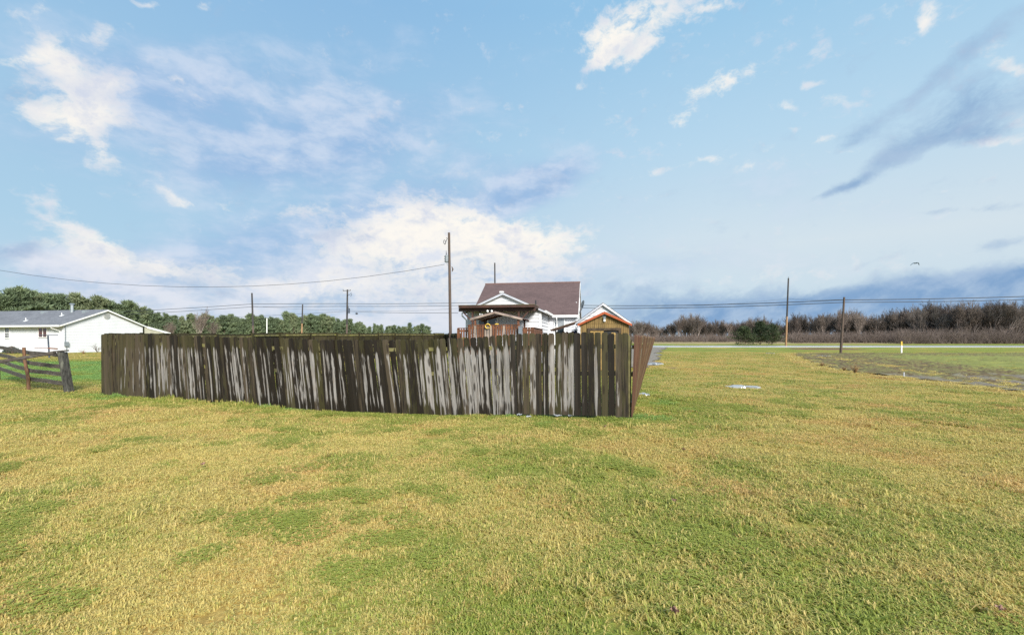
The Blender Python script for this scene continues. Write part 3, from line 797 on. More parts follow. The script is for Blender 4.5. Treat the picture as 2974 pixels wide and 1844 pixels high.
def build_grass():
    kinds = [(38, 0.20, 0.020, 0.042, 0)] * 4 + [(34, 0.20, 0.028, 0.060, 0)] * 2 + [(14, 0.15, 0.05, 0.10, 0)] + [(8, 0.17, 0.03, 0.05, 170)]
    NK = len(kinds)
    V, Fc, rnd, tip, hue, kid = [], [], [], [], [], []
    for k, kd in enumerate(kinds):
        v, f, r, t, h = sod(rng, *kd)
        o = len(V); V += v; Fc += [tuple(o + j for j in q) for q in f]; rnd += r; tip += t; hue += h; kid += [k + 1] * len(v)
    # places
    P = []
    def band(y0, y1, dens, smin, smax):
        xmax = 1.22 * y1 + 2.5
        n = int(2 * xmax * (y1 - y0) * dens)
        x = rng.uniform(-xmax, xmax, n); y = rng.uniform(y0, y1, n)
        ok = np.abs(x) < 1.2 * y + 2.2
        x, y = x[ok], y[ok]
        P.append(np.stack([x, y, rng.uniform(smin, smax, len(x))], 1))
    band(1.3, 4.5, 56, 0.75, 1.15); band(4.5, 8, 42, 0.85, 1.25); band(8, 14, 24, 1.0, 1.5); band(14, 24, 10, 1.3, 2.0); band(24, 46, 3.2, 1.9, 2.8)
    P = np.concatenate(P); x, y, s = P[:, 0], P[:, 1], P[:, 2]
    ok = ~(inside(FIELD, x, y) & (poly_edge_dist(FIELD, x, y) > 0.15)) & ~(inside(DRIVE, x, y) & (poly_edge_dist(DRIVE, x, y) > 1.3 * fbm(x * 0.9, y * 0.5, 71, 3) - 0.25))
    for (px_, py_, rx_, ry_, _l) in PUDDLES[:2]: ok &= ((x - px_) / (rx_ * 1.15)) ** 2 + ((y - py_) / (ry_ * 1.25)) ** 2 > 1
    ok &= (y < 44)
    ok &= rng.random(len(x)) > np.clip(dirt_f(x, y), 0, 1) * 0.8
    x, y, s = x[ok], y[ok], s[ok]
    gr = greenness(x, y)
    # weeds coming up through the ploughed field
    xw = rng.uniform(15.5, 58, 9000); yw = rng.uniform(9, 42, 9000)
    kw = inside(FIELD, xw, yw) & (np.abs(xw) < 1.2 * yw + 2) & (rng.random(9000) < np.clip(field_weed(xw, yw) * 1.5 * fbm(xw * 0.7, yw * 0.7, 95, 3), 0, 1))
    xw, yw = xw[kw], yw[kw]
    gw_ = rng.uniform(0.1, 0.75, len(xw))
    xe = rng.uniform(14.5, 27, 14000); ye = rng.uniform(9, 42, 14000)
    ke = (poly_edge_dist(FIELD[:10], xe, ye) < 0.75) & (rng.random(14000) < fbm(xe * 0.8, ye * 0.8, 97, 3) * 1.1)
    xw = np.concatenate([xw, xe[ke]]); yw = np.concatenate([yw, ye[ke]]); gw_ = np.concatenate([gw_, np.full(ke.sum(), -0.15)])
    x = np.concatenate([x, xw]); y = np.concatenate([y, yw]); s = np.concatenate([s, rng.uniform(1.0, 2.1, len(xw))]); gr = np.concatenate([gr, gw_])
    d, sa = fence_dist(x, y)
    tall = fbm(x * 0.9, y * 0.9, 88, 2)
    pick = rng.integers(1, 5, len(x))
    pick = np.where(tall > 0.56, rng.integers(5, 7, len(x)), pick)
    pick = np.where((tall > 0.62) & (rng.random(len(x)) < 0.12) & (y < 9), 7, pick)
    fe = poly_edge_dist(FIELD[:10], x, y) < 0.75
    fe &= fbm(x * 1.5, y * 1.5, 91, 2) > 0.42
    pick = np.where(fe, 7, pick); gr = np.where(fe, -0.1, gr)
    lush = (np.abs(d - 0.25) < 0.35) & (sa > -0.6) & (rng.random(len(sa)) < 0.9 * (1 - sstep(1.5, 6.5, sa)))
    pick = np.where(lush, 5, pick)
    cm = (fbm(x * 0.8 + 9, y * 0.8, 66, 2) > 0.52) & (gr > 0.30) & (y < 12) & (rng.random(len(x)) < 0.33)
    x = np.concatenate([x, x[cm]]); y = np.concatenate([y, y[cm]]); s = np.concatenate([s, s[cm]]); gr = np.concatenate([gr, gr[cm]])
    pick = np.concatenate([pick, np.full(cm.sum(), 8)]); lush = np.concatenate([lush, np.zeros(cm.sum(), bool)])
    tuft = (np.abs(fence_dist(x, y)[0] - 0.13) < 0.14) & (fence_dist(x, y)[1] > 0) & (fence_dist(x, y)[1] < FLEN) & (vnoise(fence_dist(x, y)[1] * 2.3, x * 0, 12) > 0.55)
    pick = np.where(tuft, 5 + (rng.random(len(x)) < .3), pick)
    hz = np.where(tuft, 1.9, 1.0) * np.where((np.abs(fence_dist(x, y)[0]) < 0.5) & (fence_dist(x, y)[1] > 6.5) & (fence_dist(x, y)[1] < FLEN), 0.6, 1.0) * np.where(pick == 8, 1.0, rng.uniform(0.75, 1.25, len(x))) * np.where(lush, 1.5, 1.0) * np.where(y > 14, 0.62, 1.0)
    gr = np.where(lush, gr + 0.15, gr)
    n0 = len(V)
    pts = np.stack([x, y, gzb(x, y)], 1)
    V += pts.tolist()
    N = len(V)
    me = bpy.data.meshes.new('lawn_grass')
    me.from_pydata(V, [], Fc)
    def fa(name, typ, arr):
        a = me.attributes.new(name, typ, 'POINT')
        a.data.foreach_set('vector' if typ == 'FLOAT_VECTOR' else 'value', np.asarray(arr).reshape(-1))
    z = np.zeros(len(x), np.float32)
    fa('rnd', 'FLOAT', np.concatenate([np.array(rnd, np.float32), z]))
    fa('tip', 'FLOAT', np.concatenate([np.array(tip, np.float32), z]))
    fa('hue', 'FLOAT', np.concatenate([np.array(hue, np.float32), z]))
    fa('sod', 'INT', np.concatenate([np.array(kid, np.int32), np.zeros(len(x), np.int32)]))
    fa('pick', 'INT', np.concatenate([np.zeros(n0, np.int32), pick.astype(np.int32) - 1]))
    fa('green', 'FLOAT', np.concatenate([np.zeros(n0, np.float32), gr.astype(np.float32)]))
    rot = np.zeros((N, 3), np.float32); rot[n0:, 2] = rng.uniform(0, 6.283, len(x))
    fa('turn', 'FLOAT_VECTOR', rot)
    sc = np.ones((N, 3), np.float32); sc[n0:, 0] = s; sc[n0:, 1] = s; sc[n0:, 2] = hz * np.minimum(s, 1.35)
    fa('size', 'FLOAT_VECTOR', sc)
    me.materials.append(M_BLADE)
    o = link('lawn_grass', me, label='short winter lawn of mixed straw and green blades', cat='grass', kind='stuff')
    ng = bpy.data.node_groups.new('set_out_sods', 'GeometryNodeTree')
    ng.interface.new_socket('Geometry', in_out='INPUT', socket_type='NodeSocketGeometry')
    ng.interface.new_socket('Geometry', in_out='OUTPUT', socket_type='NodeSocketGeometry')
    nn = ng.nodes; L = ng.links
    gi = nn.new('NodeGroupInput'); go = nn.new('NodeGroupOutput')
    def named(name, typ):
        n = nn.new('GeometryNodeInputNamedAttribute'); n.data_type = typ; n.inputs['Name'].default_value = name; return n.outputs['Attribute']
    sid = named('sod', 'INT')
    def sepn(k):
        c = nn.new('FunctionNodeCompare'); c.data_type = 'INT'; c.operation = 'EQUAL'
        ins = [i for i in c.inputs if i.type == 'INT']; L.new(sid, ins[0]); ins[1].default_value = k
        s_ = nn.new('GeometryNodeSeparateGeometry'); s_.domain = 'POINT'
        L.new(gi.outputs[0], s_.inputs['Geometry']); L.new(c.outputs[0], s_.inputs['Selection'])
        return s_.outputs['Selection']
    g2i = nn.new('GeometryNodeGeometryToInstance')
    for k in range(NK, 0, -1): L.new(sepn(k), g2i.inputs[0])
    m2p = nn.new('GeometryNodeMeshToPoints'); L.new(sepn(0), m2p.inputs['Mesh'])
    iop = nn.new('GeometryNodeInstanceOnPoints')
    L.new(m2p.outputs[0], iop.inputs['Points']); L.new(g2i.outputs[0], iop.inputs['Instance'])
    iop.inputs['Pick Instance'].default_value = True
    L.new(named('pick', 'INT'), iop.inputs['Instance Index'])
    L.new(named('turn', 'FLOAT_VECTOR'), iop.inputs['Rotation']); L.new(named('size', 'FLOAT_VECTOR'), iop.inputs['Scale'])
    L.new(iop.outputs[0], go.inputs[0])
    md = o.modifiers.new('set_out', 'NODES'); md.node_group = ng
    print('grass sods', len(x))
build_grass()

# ------------------------------------------------------------------ fences
def plank_mesh(name, w, h, th, seed, mat, cols=3):
    """dog-eared board, origin at its foot, face toward -Y; slightly cupped with a wavy edge"""
    rr = random.Random(seed); mb = MB()
    zs = [0.0, h * 0.35, h * 0.7, h - 0.035]
    cup = rr.uniform(-0.009, 0.004); bow = [rr.uniform(-0.004, 0.004) for _ in range(5)]
    def row(z, k, nar=0.0):
        off = bow[k]
        xs = [-w / 2 + nar + off, off * 0.6, w / 2 - nar + off]
        return [(xs[0], -th / 2 + cup, z), (xs[1], -th / 2, z), (xs[2], -th / 2 + cup, z), (xs[2], th / 2 + cup, z), (xs[1], th / 2, z), (xs[0], th / 2 + cup, z)]
    rows = [row(z, k) for k, z in enumerate(zs)] + [row(h + rr.uniform(-.004, .004), 4, 0.026)]
    base = len(mb.v)
    for r in rows: mb.v += r
    for k in range(len(rows) - 1):
        for q in range(6):
            a = base + k * 6 + q; b2 = base + k * 6 + (q + 1) % 6
            mb.f.append((a, b2, b2 + 6, a + 6)); mb.m.append(0)
    mb.f.append(tuple(base + q for q in reversed(range(6)))); mb.m.append(0)
    mb.f.append(tuple(base + 6 * (len(rows) - 1) + q for q in range(6))); mb.m.append(0)
    return mb.mesh(name, mat)

PL_MESH = [plank_mesh('plank', 0.143, 1.83, 0.019, k, M_FENCE) for k in range(7)]
HEAD = math.atan2(FDIR[1], FDIR[0])
long_fence = thing('wooden_fence', 'long weathered privacy fence of dark, silver-streaked boards facing the lawn', 'fence', (FL[0], FL[1], float(gz(*FL))))
def lean_at(px):
    """sideways slant of the boards along the fence, degrees (tops to the left)"""
    xs = [295, 400, 470, 560, 700, 800, 1000, 1150, 1280, 1400, 1480, 1560, 1620, 1825]
    ls = [0.3, 1.0, 3.5, 6.0, 8.0, 7.0, 6.5, 7.5, 6.0, 4.0, 2.0, 0.8, 0.3, 0.0]
    return float(np.interp(px, xs, ls))
def bleach_at(px):
    xs = [295, 370, 420, 520, 600, 700, 740, 830, 900, 1000, 1100, 1200, 1240, 1290, 1450, 1500, 1560, 1590, 1605, 1660, 1672, 1825]
    bs = [.12, .20, .55, .62, .50, .60, .45, .62, .48, .42, .35, .40, .56, .72, .74, .68, .50, .35, .80, .80, .22, .16]
    return float(np.interp(px, xs, bs))
def moss_at(px): return float(np.interp(px, [295, 420, 700, 1000, 1300, 1600, 1825], [.60, .48, .42, .38, .40, .48, .46]))
def wet_at(px): return float(np.interp(px, [295, 420, 560, 740, 1000, 1200, 1500, 1825], [.15, .35, .5, .8, .9, .8, .6, .62]))
def fence_point(s, back=0.0):
    p = FL + FDIR * s - FNRM * back
    return p
pitch = 0.1452; s = 0.07; idx = 0
rr = random.Random(11)
jump = 0.0
while s < FLEN - 0.05:
    p = fence_point(s)
    px = 1487 + F * p[0] / p[1]
    gap_zone = float(np.interp(px, [1380, 1500], [0, 1]))
    o = link('plank', rr.choice(PL_MESH), long_fence)
    zg = float(gz(*p)) - 0.005 + 0.045 * gap_zone
    if idx % 17 == 0: jump = rr.uniform(-0.016, 0.016)
    o.location = (p[0] - FL[0] + rr.uniform(-.002, .002), p[1] - FL[1] + rr.uniform(-.007, .007), zg - long_fence.location.z + jump * 0.5)
    o.rotation_euler = (rr.uniform(-0.006, 0.006), -R(lean_at(px) + rr.gauss(0, 0.55 if gap_zone < .5 else 0.15)), HEAD + rr.gauss(0, R(4.0)))
    wsc = 1.012 - 0.045 * gap_zone + rr.uniform(-.02, .012)
    hsc = 1.0 + jump * 0.5 + rr.gauss(0, 0.003)
    if px < 420: hsc += 0.0
    o.scale = (wsc, 1, hsc)
    o.color = (min(1, max(0, bleach_at(px) + rr.gauss(0, 0.17))), min(1, max(0, moss_at(px) + rr.gauss(0, .18))), min(1, max(0, wet_at(px) + rr.gauss(0, .28))), 1)
    s += pitch; idx += 1
# rails and posts at the back of the boards
bays = np.linspace(0, FLEN, 7)
for k in range(7):
    p = fence_point(bays[k] if k < 6 else FLEN - 0.02, 0.10)
    mb = MB(); h = 1.72 if k < 6 else 1.80
    lean = math.tan(R(lean_at(1487 + F * p[0] / p[1])) * 0.8)
    mb.beam((0, 0, -0.25), (-lean * h * FDIR[0], -lean * h * FDIR[1], h), 0.09, 0.09, up=(FDIR[0], FDIR[1], 0))
    link('post', mb.mesh('post', M_RAIL), long_fence, (p[0] - FL[0], p[1] - FL[1], float(gz(*p)) - long_fence.location.z))
for k in range(6):
    for hz in (0.28, 0.97, 1.56):
        a = fence_point(bays[k], 0.031); b = fence_point(bays[k + 1] - 0.004, 0.031)
        la = math.tan(R(lean_at(1487 + F * a[0] / a[1]))) * hz; lb_ = math.tan(R(lean_at(1487 + F * b[0] / b[1]))) * hz
        sub = 4; pts = []
        mb = MB()
        for q in range(sub):
            t0, t1 = q / sub, (q + 1) / sub
            pa = a + (b - a) * t0; pb = a + (b - a) * t1
            l0 = la + (lb_ - la) * t0; l1 = la + (lb_ - la) * t1
            mb.beam((pa[0] - FDIR[0] * l0 - FL[0], pa[1] - FDIR[1] * l0 - FL[1], float(gz(*pa)) + hz - long_fence.location.z),
                    (pb[0] - FDIR[0] * l1 - FL[0], pb[1] - FDIR[1] * l1 - FL[1], float(gz(*pb)) + hz - long_fence.location.z), 0.038, 0.088)
        link('rail', mb.mesh('rail', M_RAIL), long_fence)

# leaning side run: reddish boards, tops pushed outward more and more with distance
SA = np.array([2.60, 9.90]); SB = np.array([3.70, 13.45]); SD = (SB - SA) / np.linalg.norm(SB - SA); SL = float(np.linalg.norm(SB - SA))
side_fence = thing('leaning_fence', 'short reddish board fence run leaning outward behind the corner of the long fence', 'fence', (SA[0], SA[1], 0))
RED_MESH = [plank_mesh('plank', 0.138, 1.81, 0.019, 50 + k, M_FENCE_RED) for k in range(4)]
SN = np.array([SD[1], -SD[0]])
nsp = int(SL / 0.142)
for k in range(nsp + 1):
    s_ = 0.0 + k * 0.142; p = SA + SD * s_
    jn = (k % 2) * .004 + rr.uniform(-.0015, .0015)
    o = link('plank', rr.choice(RED_MESH), side_fence, (p[0] - SA[0] + SN[0] * jn, p[1] - SA[1] + SN[1] * jn, float(gz(*p)) + 0.0))
    ln = 1.0 + 15.0 * sstep(-0.2, 1.0, s_ / SL)
    m = Matrix.Rotation(R(float(ln)), 4, Vector((SD[0], SD[1], 0))) @ Matrix.Rotation(math.atan2(SD[1], SD[0]) + rr.gauss(0, .025), 4, 'Z')
    o.rotation_euler = m.to_euler()
    o.scale = (rr.uniform(1.03, 1.06), 1, 1 + rr.gauss(0, .004))
for k in range(2):
    p = SA + SD * (0.06 + k * (SL - 0.1)) - SN * 0.075
    mb = MB(); ln = R(1.0 + 15.0 * k)
    mb.beam((0, 0, -.3), (SN[0] * math.sin(ln) * 1.7, SN[1] * math.sin(ln) * 1.7, 1.7 * math.cos(ln)), .09, .09, up=(SD[0], SD[1], 0))
    link('post', mb.mesh('post', M_RAIL), side_fence, (p[0] - SA[0], p[1] - SA[1], float(gz(*p))))
for hz in (0.28, 0.95, 1.55):
    mb = MB()
    for q in range(5):
        def rp(t):
            p = SA + SD * (0.02 + t * (SL - 0.06)) - SN * 0.031; ln = R(1.0 + 15.0 * float(sstep(-0.2, 1.0, t)))
            return (p[0] - SA[0] + SN[0] * math.sin(ln) * hz, p[1] - SA[1] + SN[1] * math.sin(ln) * hz, float(gz(*p)) + hz * math.cos(ln))
        mb.beam(rp(q / 5), rp((q + 1) / 5), 0.036, 0.085)
    link('rail', mb.mesh('rail', M_RAIL), side_fence)

# yard fence seen from inside, running back from the left corner and round behind the yard
yard_fence = thing('yard_fence', 'mossy board fence round the yard showing its rails and posts above the long fence', 'fence', (-12.3, 13.75, 0))
YP = [np.array(q) for q in ((-12.3, 13.75), (-12.45, 24.3), (-6.7, 45.0), (-4.3, 38.2))]
H_Y = 1.84
pst = MB()
for a, b in zip(YP[:-1], YP[1:]):
    d = b - a; L_ = float(np.linalg.norm(d)); d = d / L_
    nrm = np.array([d[1], -d[0]])          # right-hand side = inside of the yard for the first two runs
    if (np.array([-3.0, 25.0]) - a) @ nrm < 0: nrm = -nrm
    nb = max(1, round(L_ / 2.44)); bl = L_ / nb
    for k in range(nb):
        top_off = rr.uniform(-0.03, 0.05)
        mb = MB(); n_ = int(bl / 0.146)
        for q in range(n_):
            t0 = k * bl + q * bl / n_; p0 = a + d * (t0 + .004); p1 = a + d * (t0 + bl / n_ - .004)
            z0 = float(gz(*p0)); h = H_Y + top_off + rr.gauss(0, .008)
            e = nrm * 0.018
            o2 = YP[0]
            mb.hexa([(p0[0] - o2[0], p0[1] - o2[1], z0), (p1[0] - o2[0], p1[1] - o2[1], z0), (p1[0] - e[0] - o2[0], p1[1] - e[1] - o2[1], z0), (p0[0] - e[0] - o2[0], p0[1] - e[1] - o2[1], z0)],
                    [(p0[0] - o2[0], p0[1] - o2[1], z0 + h), (p1[0] - o2[0], p1[1] - o2[1], z0 + h), (p1[0] - e[0] - o2[0], p1[1] - e[1] - o2[1], z0 + h), (p0[0] - e[0] - o2[0], p0[1] - e[1] - o2[1], z0 + h)])
        link('plank_run', mb.mesh('plank_run', M_FENCE), yard_fence, kind='stuff').color = (0.2, 0.55, 0.5, 1)
        for hz in (0.3, 1.0, 1.72):
            pa = a + d * (k * bl + .03) + nrm * 0.024; pb = a + d * ((k + 1) * bl - .03) + nrm * 0.024
            mb = MB(); dz_ = top_off * (1 if hz > 1 else 0)
            mb.beam((pa[0] - YP[0][0], pa[1] - YP[0][1], float(gz(*pa)) + hz + dz_), (pb[0] - YP[0][0], pb[1] - YP[0][1], float(gz(*pb)) + hz + dz_), 0.04, 0.09)
            link('rail', mb.mesh('rail', M_RAIL), yard_fence)
        p = a + d * (k * bl) + nrm * 0.055
        mb = MB(); mb.box((-.045, -.045, -.2), (.045, .045, 1.89 + rr.uniform(-.05, .04)))
        link('post', mb.mesh('post', M_FENCE), yard_fence, (p[0] - YP[0][0], p[1] - YP[0][1], float(gz(*p))), (0, 0, math.atan2(d[1], d[0]))).color = (.15, .6, .8, 1)

# broken rail fence at the left edge
pasture = thing('rail_fence', 'broken post and rail pasture fence with a leaning grey end post, at the left edge', 'fence', (-16.15, 15.1, 0))
PO = np.array([-16.15, 15.1])
mb = MB(); mb.tube([(0.12, 0, -.2), (0.10, 0, .4), (-.02, 0, 1.0), (-.045, 0, 1.41)], [.048, .046, .044, .044], 10)
part('post', mb, M_BROWNPOST, pasture, label='rust brown round post of the rail fence')
mb = MB()
mb.hexa([(2.02, -.71, -.25), (2.19, -.73, -.25), (2.205, -.55, -.25), (2.035, -.53, -.25)], [(1.78, -.73, 1.29), (1.95, -.75, 1.26), (1.965, -.57, 1.26), (1.795, -.55, 1.30)])
mb.f = mb.f
part('post', mb, M_TIE, pasture, label='thick leaning grey end post with moss on top')
mb = MB(); mb.tube([(-4.4, 3.1, -.2), (-4.45, 3.1, 1.38)], .07, 8); part('post', mb, M_BROWNPOST, pasture)
def old_rail(a, b, h=0.122, w=0.045, seed=0, label=None):
    r2 = random.Random(seed); mb = MB(); n = 6
    a = Vector(a); b = Vector(b)
    for q in range(n):
        pa = a.lerp(b, q / n); pb = a.lerp(b, (q + 1) / n)
        if q: pa = last
        pb = pb + Vector((0, 0, r2.uniform(-.012, .012))) if q < n - 1 else pb
        mb.beam(pa, pb, w, h); last = pb
    return part('rail', mb, M_OLDWOOD, pasture, label=label)
for k, (zl, zr) in enumerate(((1.26, 1.19), (0.99, 0.80), (0.72, 0.56), (0.44, 0.28))):
    old_rail((-4.45, 3.13, zl + .09), (0.07, 0.11, (zl * .42 + zr * .58)), seed=k)
    old_rail((0.09, 0.11, (zl * .42 + zr * .58)), (1.80 + .04 * k, -.60, zr), seed=k + 9, label='lowest rail with pale flaking bark' if k == 3 else None)
mb = MB(); mb.beam((-2.6, -1.0, .50), (1.74, -.76, 1.265), .11, .09); mb.beam((1.70, -.72, 1.30), (2.04, -.64, 1.325), .10, .04)
part('rail', mb, M_OLDWOOD, pasture, label='loose top rail sloping down to the left')

# ------------------------------------------------------------------ buildings: helpers
def lap_board(mb, O, U, N, ul0, ur0, z0, ul1, ur1, z1, t=0.028, m=0):
    O = Vector(O); U = Vector(U); N = Vector(N); Z = Vector((0, 0, 1))
    a = O + U * ul0 + Z * z0; b = O + U * ur0 + Z * z0; c = O + U * ur1 + Z * z1; d = O + U * ul1 + Z * z1
    ao, bo = a + N * t, b + N * t; co_, do = c + N * 0.003, d + N * 0.003
    mb.face([ao, bo, co_, do], m); mb.face([a, b, bo, ao], m); mb.face([d, do, co_, c], m)
    mb.face([a, ao, do, d], m); mb.face([b, c, co_, bo], m)
def wall_fill(mb, O, U, N, profile, th=0.1, m=0):
    """backing wall: profile = [(u,z)...] extruded inward"""
    O = Vector(O); U = Vector(U); N = Vector(N); Z = Vector((0, 0, 1))
    fr = [O + U * u + Z * z for u, z in profile]; bk = [p - N * th for p in fr]
    mb.hexa(bk, fr, m)
def gable_roof(parent, x0, x1, yc, half, z_eave, z_ridge, mat, over=0.3, th=0.12, axis='x', name='roof'):
    """two slabs; axis = direction of the ridge. (x0,x1) along the ridge, yc centre across"""
    sl = (z_ridge - z_eave) / half
    for sgn in (-1, 1):
        e = yc + sgn * (half + over); ze = z_eave - sl * over
        if axis == 'x': pts = [(x0, yc, z_ridge), (x1, yc, z_ridge), (x1, e, ze), (x0, e, ze)]
        else: pts = [(yc, x0, z_ridge), (yc, x1, z_ridge), (e, x1, ze), (e, x0, ze)]
        mb = MB(); mb.slab(pts, th); link(name, mb.mesh(name, mat), parent)
def window(parent, O, U, N, w, h, sashes='double', glass=M_GLASS, label=None):
    """framed window: O = lower left corner on the wall"""
    O = Vector(O); U = Vector(U); N = Vector(N); Z = Vector((0, 0, 1))
    def bx(mb, u0, u1, z0, z1, n0, n1):
        b = [O + U * u0 + Z * z0 + N * n0, O + U * u1 + Z * z0 + N * n0, O + U * u1 + Z * z1 + N * n0, O + U * u0 + Z * z1 + N * n0]
        mb.hexa(b, [p + N * (n1 - n0) for p in b])
    f = MB(); t = 0.065
    bx(f, -t, 0, -t, h + t, 0, .06); bx(f, w, w + t, -t, h + t, 0, .06); bx(f, 0, w, -t, 0, 0, .075); bx(f, 0, w, h, h + t, 0, .06)
    if sashes == 'double': bx(f, 0, w, h * .47, h * .47 + .06, 0, .045)
    if sashes == 'slider': bx(f, w * .5 - .035, w * .5 + .035, 0, h, 0, .045)
    if sashes == 'grid':
        bx(f, 0, w, h * .47, h * .47 + .055, 0, .045); bx(f, w * .5 - .015, w * .5 + .015, 0, h, 0, .04)
        bx(f, 0, w, h * .23, h * .23 + .025, 0, .04); bx(f, 0, w, h * .74, h * .74 + .025, 0, .04)
    fr = part('window', f, M_TRIM, parent, label=label)
    gl = glass if isinstance(glass, (list, tuple)) else (glass, glass)
    if sashes == 'slider': cells = [(0.0, w * .5 - .035, 0.0, h, gl[0]), (w * .5 + .035, w, 0.0, h, gl[1])]
    else: cells = [(0.0, w, 0.0, h * .47, gl[0]), (0.0, w, h * .47 + .06, h, gl[1])]
    for (u0, u1, z0, z1, g) in cells:
        q = MB(); bx(q, u0, u1, z0, z1, 0.001, .028); part('pane', q, g, fr)
    return fr

# ------------------------------------------------------------------ neighbour's white ranch house (left)
NZ = float(gz(-42.4, 43.0)) + 0.03
TH_N = math.atan2(-0.21, 0.978)
nb = thing('ranch_house', 'low white ranch house with grey roof, partly hidden by the fence at the left', 'house', (-42.4, 43.0, NZ), TH_N)
LN, WN, EV, RD = 20.0, 7.5, 2.74, 4.30
m1 = MB(); wall_fill(m1, (-LN, 0, 0), (1, 0, 0), (0, -1, 0), [(0, -.3), (LN, -.3), (LN, EV), (0, EV)])
k = 0.0
while k < EV - .02:
    z1_ = min(k + .152, EV); lap_board(m1, (-LN, 0, 0), (1, 0, 0), (0, -1, 0), 0, LN - .05, k, 0, LN - .05, z1_, t=.016); k += .152
part('wall', m1, M_SIDING, nb)
m1 = MB(); wall_fill(m1, (0, .1, 0), (0, 1, 0), (1, 0, 0), [(0, -.3), (WN - .1, -.3), (WN - .1, EV), (WN / 2 - .1, RD - .12), (0, EV)])
k = 0.0
def gx_l(z): return 0.02 if z <= EV else (z - EV) / (RD - EV) * (WN / 2) + .02
while k < RD - .2:
    z1_ = k + .152
    lap_board(m1, (0, 0, 0), (0, 1, 0), (1, 0, 0), max(.05, gx_l(k)), WN - max(.02, gx_l(k)), k, max(.05, gx_l(z1_)), WN - max(.02, gx_l(z1_)), z1_, t=.016); k += .152
part('wall', m1, M_SIDING, nb, label='gable end wall of white lap siding with a round vent')
gable_roof(nb, -LN, .22, WN / 2, WN / 2, EV + .04, RD, M_ROOF_GREY, over=.42, th=.10)
sl = (RD - EV - .04) / (WN / 2)
mb = MB(); mb.box((-LN, -.56, EV - .30), (.20, -.44, EV - .14)); part('gutter', mb, M_TRIM, nb)
mb = MB(); mb.box((-LN, -.43, EV - .22), (.20, 0.0, EV - .16)); part('soffit', mb, M_BEIGE, nb)
for sgn in (-1, 1):
    mb = MB(); e = WN / 2 + sgn * (WN / 2 + .42); ze = EV + .04 - sl * .42
    mb.hexa([(.225, WN / 2, RD - .17), (.225, e, ze - .15), (.225, e, ze - .03), (.225, WN / 2, RD - .03)], [(.25, WN / 2, RD - .17), (.25, e, ze - .15), (.25, e, ze - .03), (.25, WN / 2, RD - .03)])
    part('rake_board', mb, M_TRIM, nb)
mb = MB(); mb.tube([(.017, WN / 2 + .05, 3.62), (.06, WN / 2 + .05, 3.62)], .30, 20); v = part('gable_vent', mb, plain('vent_grey', (.42, .41, .38), .7, .15, 9), nb)
mb = MB()
for q in range(4): mb.box((.061, WN / 2 - .19, 3.45 + q * .1), (.075, WN / 2 + .29, 3.48 + q * .1))
part('louvre', mb, M_GREY, v)
mb = MB(); mb.tube([(-.85, -.5, EV - .22), (-.80, -.42, EV - .42), (-.30, -.1, EV - .68), (-.12, -.09, EV - .9), (-.12, -.09, .05)], .045, 6); part('downspout', mb, M_TRIM, nb)
mb = MB(); mb.box((.02, .06, .62), (.16, .36, 1.02)); mb.tube([(.08, .2, .62), (.08, .2, 0)], .025, 6); mb.tube([(.06, .12, 1.02), (.06, .12, 2.6)], .025, 6); part('meter_box', mb, M_GREY, nb)
window(nb, (-7.30, -.016, 1.42), (1, 0, 0), (0, -1, 0), .52, .95, 'grid')
window(nb, (-2.98, -.016, 1.48), (1, 0, 0), (0, -1, 0), 1.02, .86, 'slider', M_CURTAIN, label='sliding window with brown curtains')
def roofz(y): return RD - sl * (WN / 2 - y)
for vx_ in (-7.4, -1.0 - .9):
    mb = MB(); mb.box((vx_, 2.85, roofz(2.85) - .02), (vx_ + .42, 3.25, roofz(3.05) + .14)); part('roof_vent', mb, M_METAL, nb)
mb = MB(); mb.tube([(-3.55, 3.1, roofz(3.1) - .1), (-3.55, 3.1, RD + .48)], .12, 10); ch = part('flue', mb, M_METAL, nb)
mb = MB(); mb.tube([(-3.55, 3.1, RD + .48), (-3.55, 3.1, RD + .56), (-3.55, 3.1, RD + .62)], [.13, .23, .17], 10); part('cap', mb, M_METAL, ch)
for (a, b) in ((-5.95, .75), (-3.4, 2.1)):
    mb = MB(); mb.tube([(a, b, roofz(b) - .05), (a, b, roofz(b) + .28)], .04, 6); mb.hexa([(a - .14, b - .14, roofz(b - .14) + .0), (a + .14, b - .14, roofz(b - .14) + .0), (a + .14, b + .14, roofz(b + .14) + .0), (a - .14, b + .14, roofz(b + .14) + .0)], [(a - .14, b - .14, roofz(b - .14) + .02), (a + .14, b - .14, roofz(b - .14) + .02), (a + .14, b + .14, roofz(b + .14) + .02), (a - .14, b + .14, roofz(b + .14) + .02)])
    part('plumbing_vent', mb, M_TRIM, nb)
mb = MB(); mb.slab([(-9, WN + .3, EV - .05), (.25, WN + .3, EV - .05), (.25, WN + 3.0, EV - .75), (-9, WN + 3.0, EV - .75)], .12); pc = part('porch_roof', mb, M_ROOF_GREY, nb)
mb = MB(); mb.hexa([(.255, WN + .3, EV - .32), (.255, WN + 3.05, EV - .98), (.255, WN + 3.05, EV - .78), (.255, WN + .3, EV - .07)], [(.28, WN + .3, EV - .32), (.28, WN + 3.05, EV - .98), (.28, WN + 3.05, EV - .78), (.28, WN + .3, EV - .07)]); part('fascia', mb, M_TRIM, pc)
mb = MB(); mb.hexa([(.20, WN + .02, EV - 1.02), (.20, WN + 2.9, EV - 1.02), (.20, WN + 2.9, EV - .90), (.20, WN + .02, EV - .2)], [(.22, WN + .02, EV - 1.02), (.22, WN + 2.9, EV - 1.02), (.22, WN + 2.9, EV - .90), (.22, WN + .02, EV - .2)]); part('end_panel', mb, M_BEIGE, pc)
mb = MB(); mb.box((.02, WN + 2.75, -.3), (.13, WN + 2.86, EV - .9)); part('post', mb, M_TRIM, nb)

